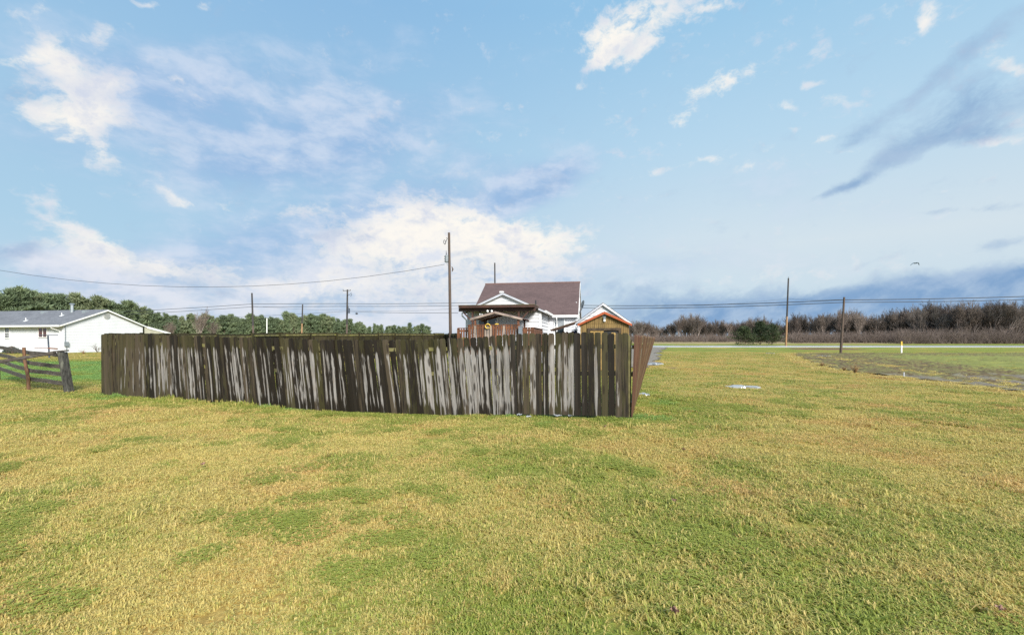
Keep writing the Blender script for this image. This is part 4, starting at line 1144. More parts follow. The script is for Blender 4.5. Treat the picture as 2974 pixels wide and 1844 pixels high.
# ------------------------------------------------------------------ main white house with deck
HZ = 0.28
TH = -R(10.0)
cH, sH = math.cos(TH), math.sin(TH)
HO = (4.55, 32.0, HZ)
house = thing('white_house', 'white house with steep maroon shingle roof and a gabled rear wing behind the fence', 'house', HO, TH)
def hw(x, y, z=0.0): return (HO[0] + cH * x - sH * y, HO[1] + sH * x + cH * y, z)
EVh, RDh, MW, ML = 3.44 - HZ, 6.12 - HZ, 8.6, 7.35
XR, XL = -2.01, -6.62          # wing walls
DW = 4.8                       # wing depth
siding_mats = M_SIDING
def board_wall(parent, O, U, N, width, z0, z1, prof=None, exp=0.215):
    z = z0
    while z < z1 - .02:
        t = min(z + exp, z1)
        l0, r0 = (0.0, width) if prof is None else prof(z); l1, r1 = (0.0, width) if prof is None else prof(t)
        if r0 - l0 > .1 and r1 - l1 >= 0:
            mb = MB(); lap_board(mb, O, U, N, l0, r0, z, l1, max(r1, l1 + .01), t, t=.038)
            part('siding_board', mb, M_SIDING, parent)
        z += exp
# main block
mb = MB()
wall_fill(mb, (-ML, 0, 0), (1, 0, 0), (0, -1, 0), [(0, -.3), (ML, -.3), (ML, EVh), (0, EVh)])
wall_fill(mb, (0, .1, 0), (0, 1, 0), (1, 0, 0), [(0, -.3), (MW - .1, -.3), (MW - .1, EVh), (MW / 2 - .1, RDh - .15), (0, EVh)])
wall_fill(mb, (-ML, .1, 0), (0, 1, 0), (-1, 0, 0), [(0, -.3), (0, EVh), (MW / 2 - .1, RDh - .15), (MW - .1, EVh), (MW - .1, -.3)])
part('wall', mb, M_SIDING, house)
board_wall(house, (XR + .1, 0, 0), (1, 0, 0), (0, -1, 0), -XR - .12, .9, EVh - .12)
def mprof(z):
    q = .06 if z <= EVh else (z - EVh) / (RDh - EVh) * (MW / 2) + .06
    return (q, MW - q)
board_wall(house, (.001, 0, 0), (0, 1, 0), (1, 0, 0), MW, .9, RDh - .3, mprof)
gable_roof(house, -ML - .25, .12, MW / 2, MW / 2, EVh + .05, RDh, M_ROOF_RED, over=.24, th=.12)
slm = (RDh - EVh - .05) / (MW / 2)
mb = MB(); mb.tube([(-ML - .27, MW / 2, RDh + .005), (.14, MW / 2, RDh + .005)], .06, 6); part('ridge_cap', mb, plain('ridge_shingle', (.16, .09, .075), .8, .3, 8), house)
mb = MB(); mb.box((XR - .3, -.35, EVh - .30), (.12, -.25, EVh - .14)); part('gutter', mb, M_TRIM, house)
mb = MB(); mb.box((XR - .3, -.245, EVh - .22), (.1, -.02, EVh - .18)); part('soffit', mb, M_TRIM, house)
for sgn in (-1, 1):
    mb = MB(); e = MW / 2 + sgn * (MW / 2 + .24); ze = EVh + .05 - slm * .24
    mb.hexa([(.122, MW / 2, RDh - .24), (.122, e, ze - .22), (.122, e, ze - .04), (.122, MW / 2, RDh - .04)], [(.145, MW / 2, RDh - .24), (.145, e, ze - .22), (.145, e, ze - .04), (.145, MW / 2, RDh - .04)])
    part('rake_board', mb, M_TRIM, house)
mb = MB(); mb.tube([(XR + .62, -.3, EVh - .26), (XR + .62, -.3, EVh - .4), (XR + .62, -.08, EVh - .75), (XR + .62, -.08, .2)], .045, 6); part('downspout', mb, M_TRIM, house)
window(house, (-1.53, -.016, 1.55), (1, 0, 0), (0, -1, 0), .64, 1.26, 'double', (M_GLASS, M_GLASS_PALE))
window(house, (.018, 3.5, 3.55), (0, 1, 0), (1, 0, 0), .75, 1.15, 'double')
window(house, (.018, 5.0, 3.55), (0, 1, 0), (1, 0, 0), .75, 1.15, 'double')
window(house, (.018, 2.6, 1.35), (0, 1, 0), (1, 0, 0), .8, 1.2, 'double')
# rear wing
mb = MB()
Wd = XR - XL; WC = (XR + XL) / 2
EVw, RDw = EVh, 4.50 - HZ
wall_fill(mb, (XL, -DW, 0), (1, 0, 0), (0, -1, 0), [(0, -.3), (Wd, -.3), (Wd, EVw), (Wd / 2, RDw - .1), (0, EVw)])
wall_fill(mb, (XR, -DW + .1, 0), (0, 1, 0), (1, 0, 0), [(0, -.3), (DW - .1, -.3), (DW - .1, EVw), (0, EVw)])
wall_fill(mb, (XL, -DW + .1, 0), (0, 1, 0), (-1, 0, 0), [(0, -.3), (0, EVw), (DW - .1, EVw), (DW - .1, -.3)])
part('wing_wall', mb, M_SIDING, house)
def wprof(z):
    q = .08 if z <= EVw else (z - EVw) / (RDw - EVw) * (Wd / 2) + .05
    return (q, Wd - q)
board_wall(house, (XL, -DW, 0), (1, 0, 0), (0, -1, 0), Wd, .9, RDw - .12, wprof)
board_wall(house, (XR, -DW + .08, 0), (0, 1, 0), (1, 0, 0), DW - .1, .9, EVw - .15)
mb = MB(); mb.box((XR - .075, -DW - .05, -.2), (XR + .05, -DW + .075, EVw - .1)); part('corner_board', mb, M_TRIM, house)
slw = (RDw - EVw - .04) / (Wd / 2)
gable_roof(house, -DW - .18, 1.9, WC, Wd / 2, EVw + .04, RDw, M_ROOF_DARK, over=.26, th=.10, axis='y', name='wing_roof')
for sgn in (-1, 1):
    mb = MB(); e = WC + sgn * (Wd / 2 + .26); ze = EVw + .04 - slw * .26
    y0, y1 = -DW - .21, -DW - .182
    mb.hexa([(WC, y1, RDw - .16), (e, y1, ze - .14), (e, y1, ze - .03), (WC, y1, RDw - .03)], [(WC, y0, RDw - .16), (e, y0, ze - .14), (e, y0, ze - .03), (WC, y0, RDw - .03)])
    part('rake_board', mb, M_SOFFIT, house)
    mb = MB(); mb.slab([(WC, -DW - .16, RDw - .115), (WC, -DW - .02, RDw - .115), (e, -DW - .02, ze - .115), (e, -DW - .16, ze - .115)] if sgn > 0 else [(e, -DW - .16, ze - .115), (e, -DW - .02, ze - .115), (WC, -DW - .02, RDw - .115), (WC, -DW - .16, RDw - .115)], .02)
    part('soffit', mb, M_SOFFIT, house)
mb = MB(); mb.box((XR + .27, -DW - .17, EVw - .22), (XR + .37, -.30, EVw - .08)); part('gutter', mb, M_TRIM, house)
mb = MB(); mb.box((XR + .045, -DW - .17, EVw - .16), (XR + .265, -.05, EVw - .12)); part('soffit', mb, M_BEIGE, house)
mb = MB(); mb.tube([(XL - .30, -DW - .1, EVw - .12), (XL - .30, -DW - .1, EVw - .36), (XL - .08, -DW + .1, EVw - .62), (XL - .08, -DW + .1, .1)], .045, 6); part('downspout', mb, M_TRIM, house)
# sliding door
mb = MB(); dx0, dx1, dz0, dz1 = -5.85, -4.72, .95, 2.80
for (a, b, c, d) in ((dx0 - .07, dx0, dz0, dz1 + .07), (dx1, dx1 + .07, dz0, dz1 + .07), (dx0, dx1, dz1, dz1 + .07), ((dx0 + dx1) / 2 - .045, (dx0 + dx1) / 2 + .045, dz0, dz1)):
    mb.box((a, -DW - .07, c), (b, -DW - .021, d))
sd_ = part('sliding_door', mb, M_TRIM, house)
for (a, b) in ((dx0, (dx0 + dx1) / 2 - .045), ((dx0 + dx1) / 2 + .045, dx1)):
    mb = MB(); mb.box((a, -DW - .04, dz0), (b, -DW - .0205, dz1)); part('pane', mb, M_GLASS, sd_)
# roof odds and ends
mb = MB(); mb.tube([(-2.75, -1.2, EVw + .2), (-2.75, -1.2, EVw + .85)], .05, 8); part('plumbing_vent', mb, M_BLACK, house)
mb = MB(); mb.box((WC - .22, -DW - .1, RDw - .03), (WC + .02, -DW + .14, RDw + .07)); part('ridge_vent', mb, M_TRIM, house)

# porch roof of dark timber on posts
porch = thing('porch_cover', 'flat dark brown timber porch cover on posts with knee braces', 'porch', hw(-4.1, -6.9, HZ), TH)
def sub(p): return (p[0] + 4.1, p[1] + 6.9, p[2])
PX0, PX1, PY0, PY1, PZ1 = -6.55, -2.12, -6.9, -4.90, 3.59 - HZ
mb = MB(); mb.box(sub((PX0, PY0, PZ1 - .15)), sub((PX1, PY1 - .0, PZ1 - .01))); part('roof_deck', mb, M_BEAM, porch)
mb = MB(); mb.box(sub((PX0 - .02, PY0 - .03, PZ1 - .012)), sub((PX1 + .02, PY1, PZ1 + .012))); part('roof_edge', mb, M_PANEL_EDGE, porch)
mb = MB(); mb.box(sub((PX0 - .08, PY0 + .30, PZ1 - .34)), sub((PX1 + .02, PY0 + .40, PZ1 - .152))); part('beam', mb, M_BEAM, porch)
for q in range(7):
    xq = PX0 + .1 + q * (PX1 - PX0 - .3) / 6
    mb = MB(); mb.box(sub((xq, PY0 + .41, PZ1 - .30)), sub((xq + .05, PY1 - .04, PZ1 - .152))); part('joist', mb, M_BEAM, porch)
for xp, brc in ((-5.80, (-1,)), (-3.07, (1,))):
    yp = PY0 + .35
    mb = MB(); mb.box(sub((xp - .05, yp - .05, .85)), sub((xp + .05, yp + .05, PZ1 - .342))); part('post', mb, M_BEAM, porch)
    for sgn in brc:
        mb = MB(); mb.beam(sub((xp + sgn * .055, yp, PZ1 - .9)), sub((xp + sgn * .58, yp, PZ1 - .36)), .07, .075); part('knee_brace', mb, M_BEAM, porch)
# double lamp under the porch cover
fl = thing('floodlight', 'twin white floodlight under the middle of the dark porch cover', 'lamp', hw(-4.75, -6.68, 3.30))
mb = MB(); mb.box((-.05, -.04, -.03), (.05, .04, .06)); part('mount', mb, M_BLACK, fl)
for sgn in (-1, 1):
    mb = MB(); mb.blob((sgn * .12, -.05, -.06), (.07, .07, .08), 10, 6); part('lamp', mb, M_LAMP, fl, True)
wl = thing('hanging_light', 'small three-armed white light hanging left of the twin floodlight', 'lamp', hw(-5.33, -6.5, 3.10))
mb = MB(); mb.tube([(0, 0, 0), (0, 0, .16)], .012, 5); part('stem', mb, M_BLACK, wl)
for a in range(3):
    mb = MB(); mb.blob((.08 * math.cos(a * 2.09), .08 * math.sin(a * 2.09), -.03 + .03 * (a == 1)), (.035, .035, .055), 8, 5); part('shade', mb, M_LAMP, wl, True)

# deck with board railings
deck = thing('wooden_deck', 'raised rust brown wooden deck with board railings in front of the white house', 'deck', hw(-3.7, -10.4, HZ), TH)
def sd2(p): return (p[0] + 3.7, p[1] + 10.4, p[2])
DZ = 1.18 - HZ
mb = MB(); mb.box(sd2((-5.6, -10.3, DZ - .18)), sd2((-1.85, -4.9, DZ - .03))); part('platform', mb, M_DECK, deck)
def rail_run(x0, y0, x1, y1, top, pitch_, wdt, gapmask=None, mats=(M_DECK,)):
    L_ = math.hypot(x1 - x0, y1 - y0); ux, uy = (x1 - x0) / L_, (y1 - y0) / L_; n = int(L_ / pitch_)
    for q in range(n):
        t = (q + .5) * L_ / n; h = top + rr.gauss(0, .006)
        cx_, cy_ = x0 + ux * t, y0 + uy * t
        mb = MB(); mb.beam(sd2((cx_, cy_, DZ - .3)), sd2((cx_, cy_, h)), wdt * rr.uniform(.92, 1.04), .02, up=(uy, -ux, 0))
        part('picket', mb, rr.choice(mats), deck)
    mb = MB(); mb.beam(sd2((x0, y0 + .03, top - .12)), sd2((x1, y1 + .03, top - .12)), .04, .09); part('railing', mb, M_DECK, deck)
    mb = MB(); mb.beam(sd2((x0, y0 + .02, top + .022)), sd2((x1, y1 + .02, top + .022)), .12, .03); part('cap_rail', mb, M_DECK, deck)
rail_run(-4.97, -10.4, -2.46, -10.4, 2.335 - HZ, .128, .10, mats=(M_DECK, M_DECK, M_DECKGREY))
rail_run(-5.62, -10.1, -4.99, -10.1, 2.185 - HZ, .12, .085)
rail_run(-2.44, -10.1, -1.80, -10.1, 2.20 - HZ, .11, .108)
rail_run(-1.78, -10.08, -1.88, -4.95, 2.20 - HZ, .14, .138)
for (x, y, t) in ((-4.98, -10.32, 2.36), (-2.45, -10.32, 2.36), (-5.62, -10.05, 2.2), (-1.8, -10.02, 2.2)):
    mb = MB(); mb.box(sd2((x - .045, y - .045, -.3)), sd2((x + .045, y + .045, t - HZ))); part('post', mb, M_DECK, deck)
# little gabled shelter on the deck
gaz = thing('deck_shelter', 'small gabled timber shelter roof on four posts over the deck railing', 'shelter', hw(-3.6, -9.1, HZ + DZ), TH)
def sg(p): return (p[0] + 3.6, p[1] + 9.1, p[2] - DZ)
gy0, gy1, gxc, gz_r, gz_e = -10.25, -7.9, -3.67, 3.03 - HZ, 2.69 - HZ
M_SHELTER = plain('weathered_pinkish_roof', (.26, .19, .18), .6, .2, 3.0)
for sgn, wd in ((-1, 1.28), (1, 1.38)):
    mb = MB(); e = gxc + sgn * wd
    pts = [sg((gxc, gy0, gz_r)), sg((gxc, gy1, gz_r)), sg((e, gy1, gz_e)), sg((e, gy0, gz_e))]
    mb.slab(pts, .03); part('roof', mb, M_SHELTER, gaz)
    mb = MB(); mb.beam(sg((gxc, gy0 - .02, gz_r - .07)), sg((e, gy0 - .02, gz_e - .07)), .035, .08); part('rafter', mb, M_DECKGREY, gaz)
    mb = MB(); mb.beam(sg((gxc, gy1 + .02, gz_r - .07)), sg((e, gy1 + .02, gz_e - .07)), .035, .08); part('rafter', mb, M_DECK, gaz)
for (x, y, mt) in ((-4.70, -10.15, M_DECK), (-2.52, -10.15, M_DECK), (-4.7, -8.05, M_BEAM), (-2.52, -8.05, M_BEAM)):
    mb = MB(); mb.box(sg((x - .045, y - .045, DZ)), sg((x + .045, y + .045, gz_e - .02))); part('post', mb, mt, gaz)
# things on the railing
hose = thing('hose_coil', 'yellow hose coil hung over the deck railing', 'hose', hw(-3.98, -10.44, 2.30), TH)
mb = MB()
for q in range(3):
    mb.tube([(.115 * math.cos(a * math.pi / 10) * (1 + .06 * q), -.02 - .02 * q, .115 * math.sin(a * math.pi / 10) * (1 - .05 * q) - .01 * q) for a in range(21)], .012, 6, caps=False)
part('loop', mb, M_YELLOW, hose, True)
mb = MB(); mb.tube([(.03, -.03, -.11), (.0, -.07, -.20)], .01, 6); part('nozzle', mb, M_BLACK, hose)
drill = thing('hand_tool', 'yellow and black hand tool lying on the deck railing beside the hose', 'tool', hw(-3.55, -10.4, 2.37), TH)
mb = MB(); mb.hexa([(-.09, -.04, 0), (.10, -.04, 0), (.10, .04, 0), (-.09, .04, 0)], [(-.05, -.03, .05), (.08, -.03, .05), (.08, .03, .05), (-.05, .03, .05)]); part('body', mb, M_YELLOW, drill)
mb = MB(); mb.tube([(.0, 0, .05), (-.03, 0, .11), (-.07, 0, .17)], [.03, .034, .02], 8); part('handle', mb, M_BLACK, drill)
gbox = thing('storage_bin', 'upright grey lidded bin against the right end of the deck railing', 'bin', hw(-2.33, -10.62, HZ), TH)
M_BIN = plain('grey_bin_plastic', (.17, .19, .22), .5, .12, 4)
mb = MB(); mb.hexa([(-.07, -.12, 0), (.07, -.12, 0), (.07, .10, 0), (-.07, .10, 0)], [(-.085, -.13, 1.96), (.085, -.13, 1.96), (.085, .11, 1.96), (-.085, .11, 1.96)]); part('body', mb, M_BIN, gbox)
mb = MB(); mb.box((-.095, -.14, 1.962), (.095, .12, 2.0)); part('lid', mb, M_BIN, gbox)

# satellite dish on the gable end
dish = thing('satellite_dish', 'grey satellite dish with a bent arm on the gable end of the white house', 'dish', hw(.30, 1.55, 4.05))
mb = MB(); mb.tube([(-.1, .05, -.45), (.02, .02, -.25), (.06, 0, 0)], .025, 6); mb.box((-.14, .0, -.52), (-.06, .1, -.34)); part('mast', mb, M_DARKBLUE, dish)
mb = MB(); n_ = 18; ringp = []
ax = Vector((-.92, -.30, .25)).normalized(); e1 = ax.cross(Vector((0, 0, 1))).normalized(); e2 = e1.cross(ax)
cc = Vector((.06, 0, .10))
rings = []
for rad_, dep in ((.02, -.06), (.15, -.04), (.30, .0)):
    rings.append([cc + ax * dep + e1 * (rad_ * .9 * math.cos(2 * math.pi * q / n_)) + e2 * (rad_ * 1.1 * math.sin(2 * math.pi * q / n_)) for q in range(n_)])
for r0, r1 in zip(rings[:-1], rings[1:]):
    for q in range(n_):
        j = (q + 1) % n_; mb.face([r0[q], r0[j], r1[j], r1[q]]); mb.face([p - ax * .018 for p in (r1[q], r1[j], r0[j], r0[q])])
for q in range(n_):
    j = (q + 1) % n_; mb.face([rings[2][q], rings[2][j], rings[2][j] - ax * .018, rings[2][q] - ax * .018])
part('reflector', mb, M_GREY, dish)
mb = MB(); mb.tube([cc - e2 * .3, cc + ax * .25 - e2 * .22, cc + ax * .48 - e2 * .02], .014, 6); part('arm', mb, M_GREY, dish)
mb = MB(); tip_ = cc + ax * .5; mb.tube([tip_ - e1 * .06, tip_ + e1 * .06], .035, 8); mb.tube([tip_, tip_ + ax * .06], .03, 8); part('receiver', mb, M_LAMP, dish)

# ------------------------------------------------------------------ white garage with a lean-to
GO = (5.39, 27.0, HZ)
gar = thing('white_garage', 'white gabled garage just behind the brown shed, with an open lean-to', 'garage', GO, TH)
gw, geh, grh = 1.50, 2.70 - HZ, 3.79 - HZ
mb = MB(); wall_fill(mb, (-gw, 0, 0), (1, 0, 0), (0, -1, 0), [(0, -.2), (2 * gw, -.2), (2 * gw, geh), (gw, grh - .1), (0, geh)])
wall_fill(mb, (gw, .1, 0), (0, 1, 0), (1, 0, 0), [(0, -.2), (4.2, -.2), (4.2, geh), (0, geh)])
wall_fill(mb, (-gw, .1, 0), (0, 1, 0), (-1, 0, 0), [(0, -.2), (0, geh), (4.2, geh), (4.2, -.2)])
part('wall', mb, M_SIDING, gar)
def gprof(z):
    q = .03 if z <= geh else (z - geh) / (grh - geh) * gw + .03
    return (q, 2 * gw - q)
board_wall(gar, (-gw, 0, 0), (1, 0, 0), (0, -1, 0), 2 * gw, .8, grh - .1, gprof)
gable_roof(gar, -.14, 4.35, 0, gw, geh, grh, M_ROOF_DARK, over=.14, th=.08, axis='y')
gs = (grh - geh) / gw
for sgn in (-1, 1):
    e = sgn * (gw + .14); ze = geh - gs * .14
    mb = MB(); mb.hexa([(0, -.142, grh - .16), (e, -.142, ze - .13), (e, -.142, ze - .035), (0, -.142, grh - .035)], [(0, -.17, grh - .16), (e, -.17, ze - .13), (e, -.17, ze - .035), (0, -.17, grh - .035)]); part('rake_board', mb, M_SOFFIT if sgn < 0 else M_TRIM, gar)  # shaded left board gets its shade from a greyer colour than the right
# lean-to
mb = MB(); mb.slab([(-gw - .0, -.1, geh + .02), (-gw - .0, 2.6, geh + .02), (-gw - 1.62, 2.6, 2.21 - HZ), (-gw - 1.62, -.1, 2.21 - HZ)][::-1], .07); lt = part('lean_to_roof', mb, plain('rusted_sheet_roof', (.115, .075, .048), .7, .3, 4), gar)
mb = MB(); mb.beam((-gw - 1.58, -.02, 2.15 - HZ), (-gw, -.02, geh - .09), .06, .12); part('rafter', mb, M_BEAM, lt)
for y in (.02, 2.45):
    mb = MB(); mb.box((-gw - 1.42, y, -.2), (-gw - 1.34, y + .08, 2.14 - HZ)); part('post', mb, M_TRIM, gar)
mb = MB(); mb.box((-gw - 1.5, 2.54, -.2), (-gw - .02, 2.59, geh - .66)); part('back_wall', mb, M_BEIGE, gar)
mb = MB(); mb.box((-gw - 1.31, .12, -.2), (-gw - 1.28, 2.4, 2.06 - HZ)); part('side_wall', mb, M_DARKIN, gar)  # wall coloured near black to hold the shade under the lean-to
def bag(x, z, r, mat, label):
    t = thing('hanging_bag', label, 'bag', (GO[0] + cH * x - sH * 1.2, GO[1] + sH * x + cH * 1.2, z), TH)
    mb = MB(); mb.blob((0, 0, 0), (r, r * .6, r * 1.1), 10, 6, .06); part('pouch', mb, mat, t, True)
    mb = MB(); mb.tube([(-.05, 0, r), (0, 0, r + .5), (.05, 0, r)], .008, 4); part('strap', mb, M_BLACK, t)
bag(-gw - .89, 1.99, .11, M_REDP, 'small red bag hanging at the left under the garage lean-to')
bag(-gw - .68, 1.95, .13, M_REDP, 'larger red bag in the middle under the garage lean-to')
bag(-gw - .31, 1.98, .13, M_REDP, 'red bag hanging next to the blue one under the lean-to')
bag(-gw - .12, 2.0, .145, M_BLUEP, 'blue bag hanging beside the garage wall under the lean-to')

# ------------------------------------------------------------------ brown shed
SO = (4.57, 22.5, float(gz(4.57, 22.5)))
shed = thing('brown_shed', 'mildewed olive brown garden shed with orange eaves behind the right end of the fence', 'shed', SO, TH)
sw, se, sr = 1.18, 2.42 - SO[2], 2.99 - SO[2]
def ribbed(mb, x0, x1, prof, y, step=.1, z0=0.0):
    x = x0
    while x < x1 - .005:
        t = min(x + step - .014, x1)
        mb.hexa([(x, y, z0), (t, y, z0), (t, y, prof(t)), (x, y, prof(x))], [(x, y - .014, z0), (t, y - .014, z0), (t, y - .014, prof(t)), (x, y - .014, prof(x))])
        x += step
mb = MB()
wall_fill(mb, (-sw, 0, 0), (1, 0, 0), (0, -1, 0), [(0, 0), (2 * sw, 0), (2 * sw, se), (sw, sr - .04), (0, se)], .06)
wall_fill(mb, (sw, .06, 0), (0, 1, 0), (1, 0, 0), [(0, 0), (2.9, 0), (2.9, se), (0, se)], .06)
wall_fill(mb, (-sw, .06, 0), (0, 1, 0), (-1, 0, 0), [(0, 0), (0, se), (2.9, se), (2.9, 0)], .06)
ribbed(mb, -sw, sw, lambda x: se - .02, 0.0)
part('wall', mb, M_SHED, shed)
mb = MB(); ribbed(mb, -sw + .02, sw - .02, lambda x: se + (sr - se) * (1 - abs(x) / sw) - .03, -.002, z0=se); part('gable_panel', mb, M_SHED, shed)
gable_roof(shed, -.14, 3.1, 0, sw, se + .03, sr + .01, M_ROOF_DARK, over=.12, th=.05, axis='y')
ss = (sr - se - .02) / sw
for sgn in (-1, 1):
    e = sgn * (sw + .13); ze = se + .03 - ss * .13
    mb = MB(); mb.hexa([(0, -.142, sr - .10), (e, -.142, ze - .10), (e, -.142, ze + .012), (0, -.142, sr + .022)], [(0, -.168, sr - .10), (e, -.168, ze - .10), (e, -.168, ze + .012), (0, -.168, sr + .022)]); part('fascia', mb, M_ORANGE, shed)
hd = 2.18 - SO[2]
mb = MB(); mb.box((-.82, -.075, hd - .10), (.80, -.016, hd + .02)); part('door_header', mb, M_SHED_DARK, shed)
for x0 in (-.82, .68):
    mb = MB(); mb.box((x0, -.07, 0), (x0 + .12, -.016, hd - .102)); part('door_jamb', mb, M_SHED_DARK, shed)
mb = MB(); mb.box((-.04, -.022, 0), (.67, -.0145, hd - .102)); part('doorway_shade', mb, M_DARKIN, shed)  # flat dark sheet on the closed wall, painted as the opening's shade
mb = MB(); mb.box((-.695, -.06, .05), (-.045, -.02, hd - .13)); dl = part('door', mb, M_SHED_DOOR, shed)
mb = MB(); mb.box((-.69, -.085, hd - .20), (-.05, -.062, hd - .135)); mb.beam((-.66, -.074, hd - .45), (-.48, -.074, hd - .21), .02, .06, up=(0, 1, 0)); part('brace', mb, M_SHED_DOOR, dl)
mb = MB(); mb.hexa([(.27, -.075, .05), (.58, -.075, .05), (.58, -.075, hd - .33), (.50, -.075, hd - .2), (.36, -.075, hd - .2), (.27, -.075, hd - .33)][::-1], [(.27, -.10, .05), (.58, -.10, .05), (.58, -.10, hd - .33), (.50, -.10, hd - .2), (.36, -.10, hd - .2), (.27, -.10, hd - .33)][::-1]); part('door', mb, M_SHED_DOOR, shed, label='swung right door leaf with a clipped top')
mb = MB(); mb.box((-.10, -.03, sr - .24), (.10, -.0165, sr - .10)); part('vent', mb, M_GREY, shed)
sl_ = thing('shed_lamp', 'small lamp with white glass on the shed gable above its doors', 'lamp', (SO[0], SO[1] - .02, SO[2] + se + .12), TH)
mb = MB(); mb.box((-.055, -.09, .10), (.055, .0, .22)); part('housing', mb, M_GREY, sl_)
mb = MB(); mb.box((-.045, -.08, -.02), (.045, -.01, .098)); part('glass', mb, M_LAMP, sl_)

# ------------------------------------------------------------------ utility poles
def at(px, py, Y): return ((px - 1487) / F * Y, Y, CAM_H - (py - 979) / F * Y)
def pole(px_t, py_t, px_b, Y, r0, label, mats=(M_POLE,), name='utility_pole', group='utility poles along the road', split=None, sides=12):
    bx = (px_b - 1487) / F * Y; gz0 = float(gz(bx, Y)); top = at(px_t, py_t, Y)
    t = thing(name, label, 'pole', (bx, Y, gz0), 0, group)
    dxp = top[0] - bx; h = top[2] - gz0
    def pt(z): return (dxp * z / h, 0, z)
    rad = lambda z: r0 * (1.0 - .30 * z / h)
    if split:
        mb = MB(); mb.tube([pt(-.3), pt(split)], [rad(0), rad(split)], sides); part('pole_butt', mb, mats[1], t)
        mb = MB(); mb.tube([pt(split), pt(h)], [rad(split), rad(h)], sides); part('shaft', mb, mats[0], t)
    else:
        mb = MB(); mb.tube([pt(-.3), pt(h * .33), pt(h * .66), pt(h)], [rad(0), rad(h * .33), rad(h * .66), rad(h)], sides); part('shaft', mb, mats[0], t)
    return t, h, pt
# tall pole with the transformer
tp, h, pt = pole(1304, 676, 1309, 42.0, .15, 'tallest brown utility pole with a grey transformer can behind the fence')
def tz(py): return CAM_H - (py - 979) / F * 42.0 - tp.location.z
mb = MB(); c = -.37; mb.tube([(c, 0, tz(762)), (c, 0, tz(760)), (c, 0, tz(744)), (c, 0, tz(741.5))], [.15, .175, .175, .15], 14); tr = part('transformer', mb, M_GREY, tp)
mb = MB(); mb.tube([(c - .03, 0, tz(741)), (c - .04, 0, tz(735)), (c - .06, 0, tz(727))], [.045, .03, .012], 8); part('bushing', mb, M_BLACK, tr)
mb = MB(); mb.box((c + .17, -.05, tz(758)), (-.12, .05, tz(755))); mb.box((c + .17, -.05, tz(748)), (-.12, .05, tz(745))); part('bracket', mb, M_METAL, tr)
mb = MB()
for q in range(3): mb.blob((c - .2, .0, tz(745 + q * 7)), (.04, .04, .04), 6, 4)
part('lug', mb, M_BLACK, tr)
mb = MB(); mb.tube([(c + .02, 0, tz(762)), (c + .04, -.02, tz(770)), (c + .15, 0, tz(772)), (c + .2, 0, tz(766))], .014, 5, caps=False); part('lead', mb, M_WIRE, tr)
mb = MB(); mb.tube([(-.56 + .11 * math.cos(a) * .8 - .02 * math.sin(a), 0, tz(703.5) + .2 * math.sin(a)) for a in np.linspace(0, 2 * math.pi, 13)], .026, 6, caps=False)
mb.tube([(-.50, 0, tz(708)), (-.42, 0, tz(700)), (-.37, 0, tz(696)), (-.3, 0, tz(692)), (-.42, 0, tz(691))], .026, 6); part('cutout', mb, M_BLACK, tp)
mb = MB(); mb.tube([(-.1, 0, tz(688)), (-.19, 0, tz(690))], .03, 6); mb.box((-.16, -.03, tz(728)), (-.10, .03, tz(726.5))); part('insulator', mb, M_BLACK, tp)
mb = MB(); mb.tube([(.1, 0, tz(774)), (.20, 0, tz(782)), (.12, 0, tz(789))], [.03, .075, .03], 6); part('bulge', mb, M_POLE, tp)
# poles along the road
pole(731.5, 851, 736.5, 75.0, .165, 'tall leaning dark pole left of the short orange brown pole above the fence', (M_POLE_DK, M_POLE), split=3.4)
pole(878.8, 884, 875, 70.0, .125, 'short pole with orange brown butt between two taller poles above the fence', (M_POLE_DK, M_POLE_TAN), split=3.6)
p3, h3, pt3 = pole(1009, 841, 1006.5, 75.0, .17, 'dark pole with small crossarms and a transformer above the fence', (M_POLE_DK, M_POLE), split=3.6)
mb = MB(); mb.beam((-.55, -.2, h3 - .22), (.62, .2, h3 - .12), .07, .08); part('crossarm', mb, M_POLE_DK, p3)
mb = MB(); mb.beam((-.25, -.18, h3 - 2.3), (.35, .18, h3 - 2.3), .05, .06); part('crossarm', mb, M_POLE_DK, p3)
mb = MB(); mb.tube([(.1, -.2, h3 - 1.0), (.62, -.25, h3 - .85), (.85, -.25, h3 - .55), (.95, -.25, h3 - .85), (.75, -.25, h3 - 1.15)], .035, 5); part('cutout', mb, M_BLACK, p3)
mb = MB(); mb.tube([(.45, -.3, h3 - 3.9), (.45, -.3, h3 - 3.1)], .2, 10); mb.tube([(.4, -.3, h3 - 3.1), (.38, -.3, h3 - 2.6)], [.06, .02], 6); part('transformer', mb, M_DARKBLUE, p3)
for sgn in (-.5, .55):
    mb = MB(); mb.tube([(sgn, sgn * .36, h3 - .18), (sgn, sgn * .36, h3 + .02)], .04, 6); part('insulator', mb, M_BLACK, p3)
pole(1437, 763.5, 1438.5, 70.0, .14, 'bare dark pole standing up behind the left end of the maroon roof', (M_POLE_DK,))
p4, h4, pt4 = pole(2290, 808, 2282.5, 82.0, .165, 'tall pole across the road with an orange tan butt beside the dark pines', (M_POLE_DK, M_POLE_TAN), split=5.2)
mb = MB(); mb.tube([(pt4(h4)[0], 0, h4 - .1), (pt4(h4)[0] + .03, 0, h4 + .28)], .05, 6); part('insulator', mb, M_GREY, p4)
pole(2452, 863, 2442, 43.0, .115, 'short brown pole leaning right at the edge of the ploughed field', (M_POLE,))
wp = thing('white_pipe', 'thin white pipe standing between two poles above the fence', 'pipe', ((775 - 1487) / F * 55, 55, float(gz(-29, 55))))
mb = MB(); mb.tube([(0, 0, -.2), (0, 0, 3.72)], .055, 8); part('tube', mb, M_TRIM, wp)
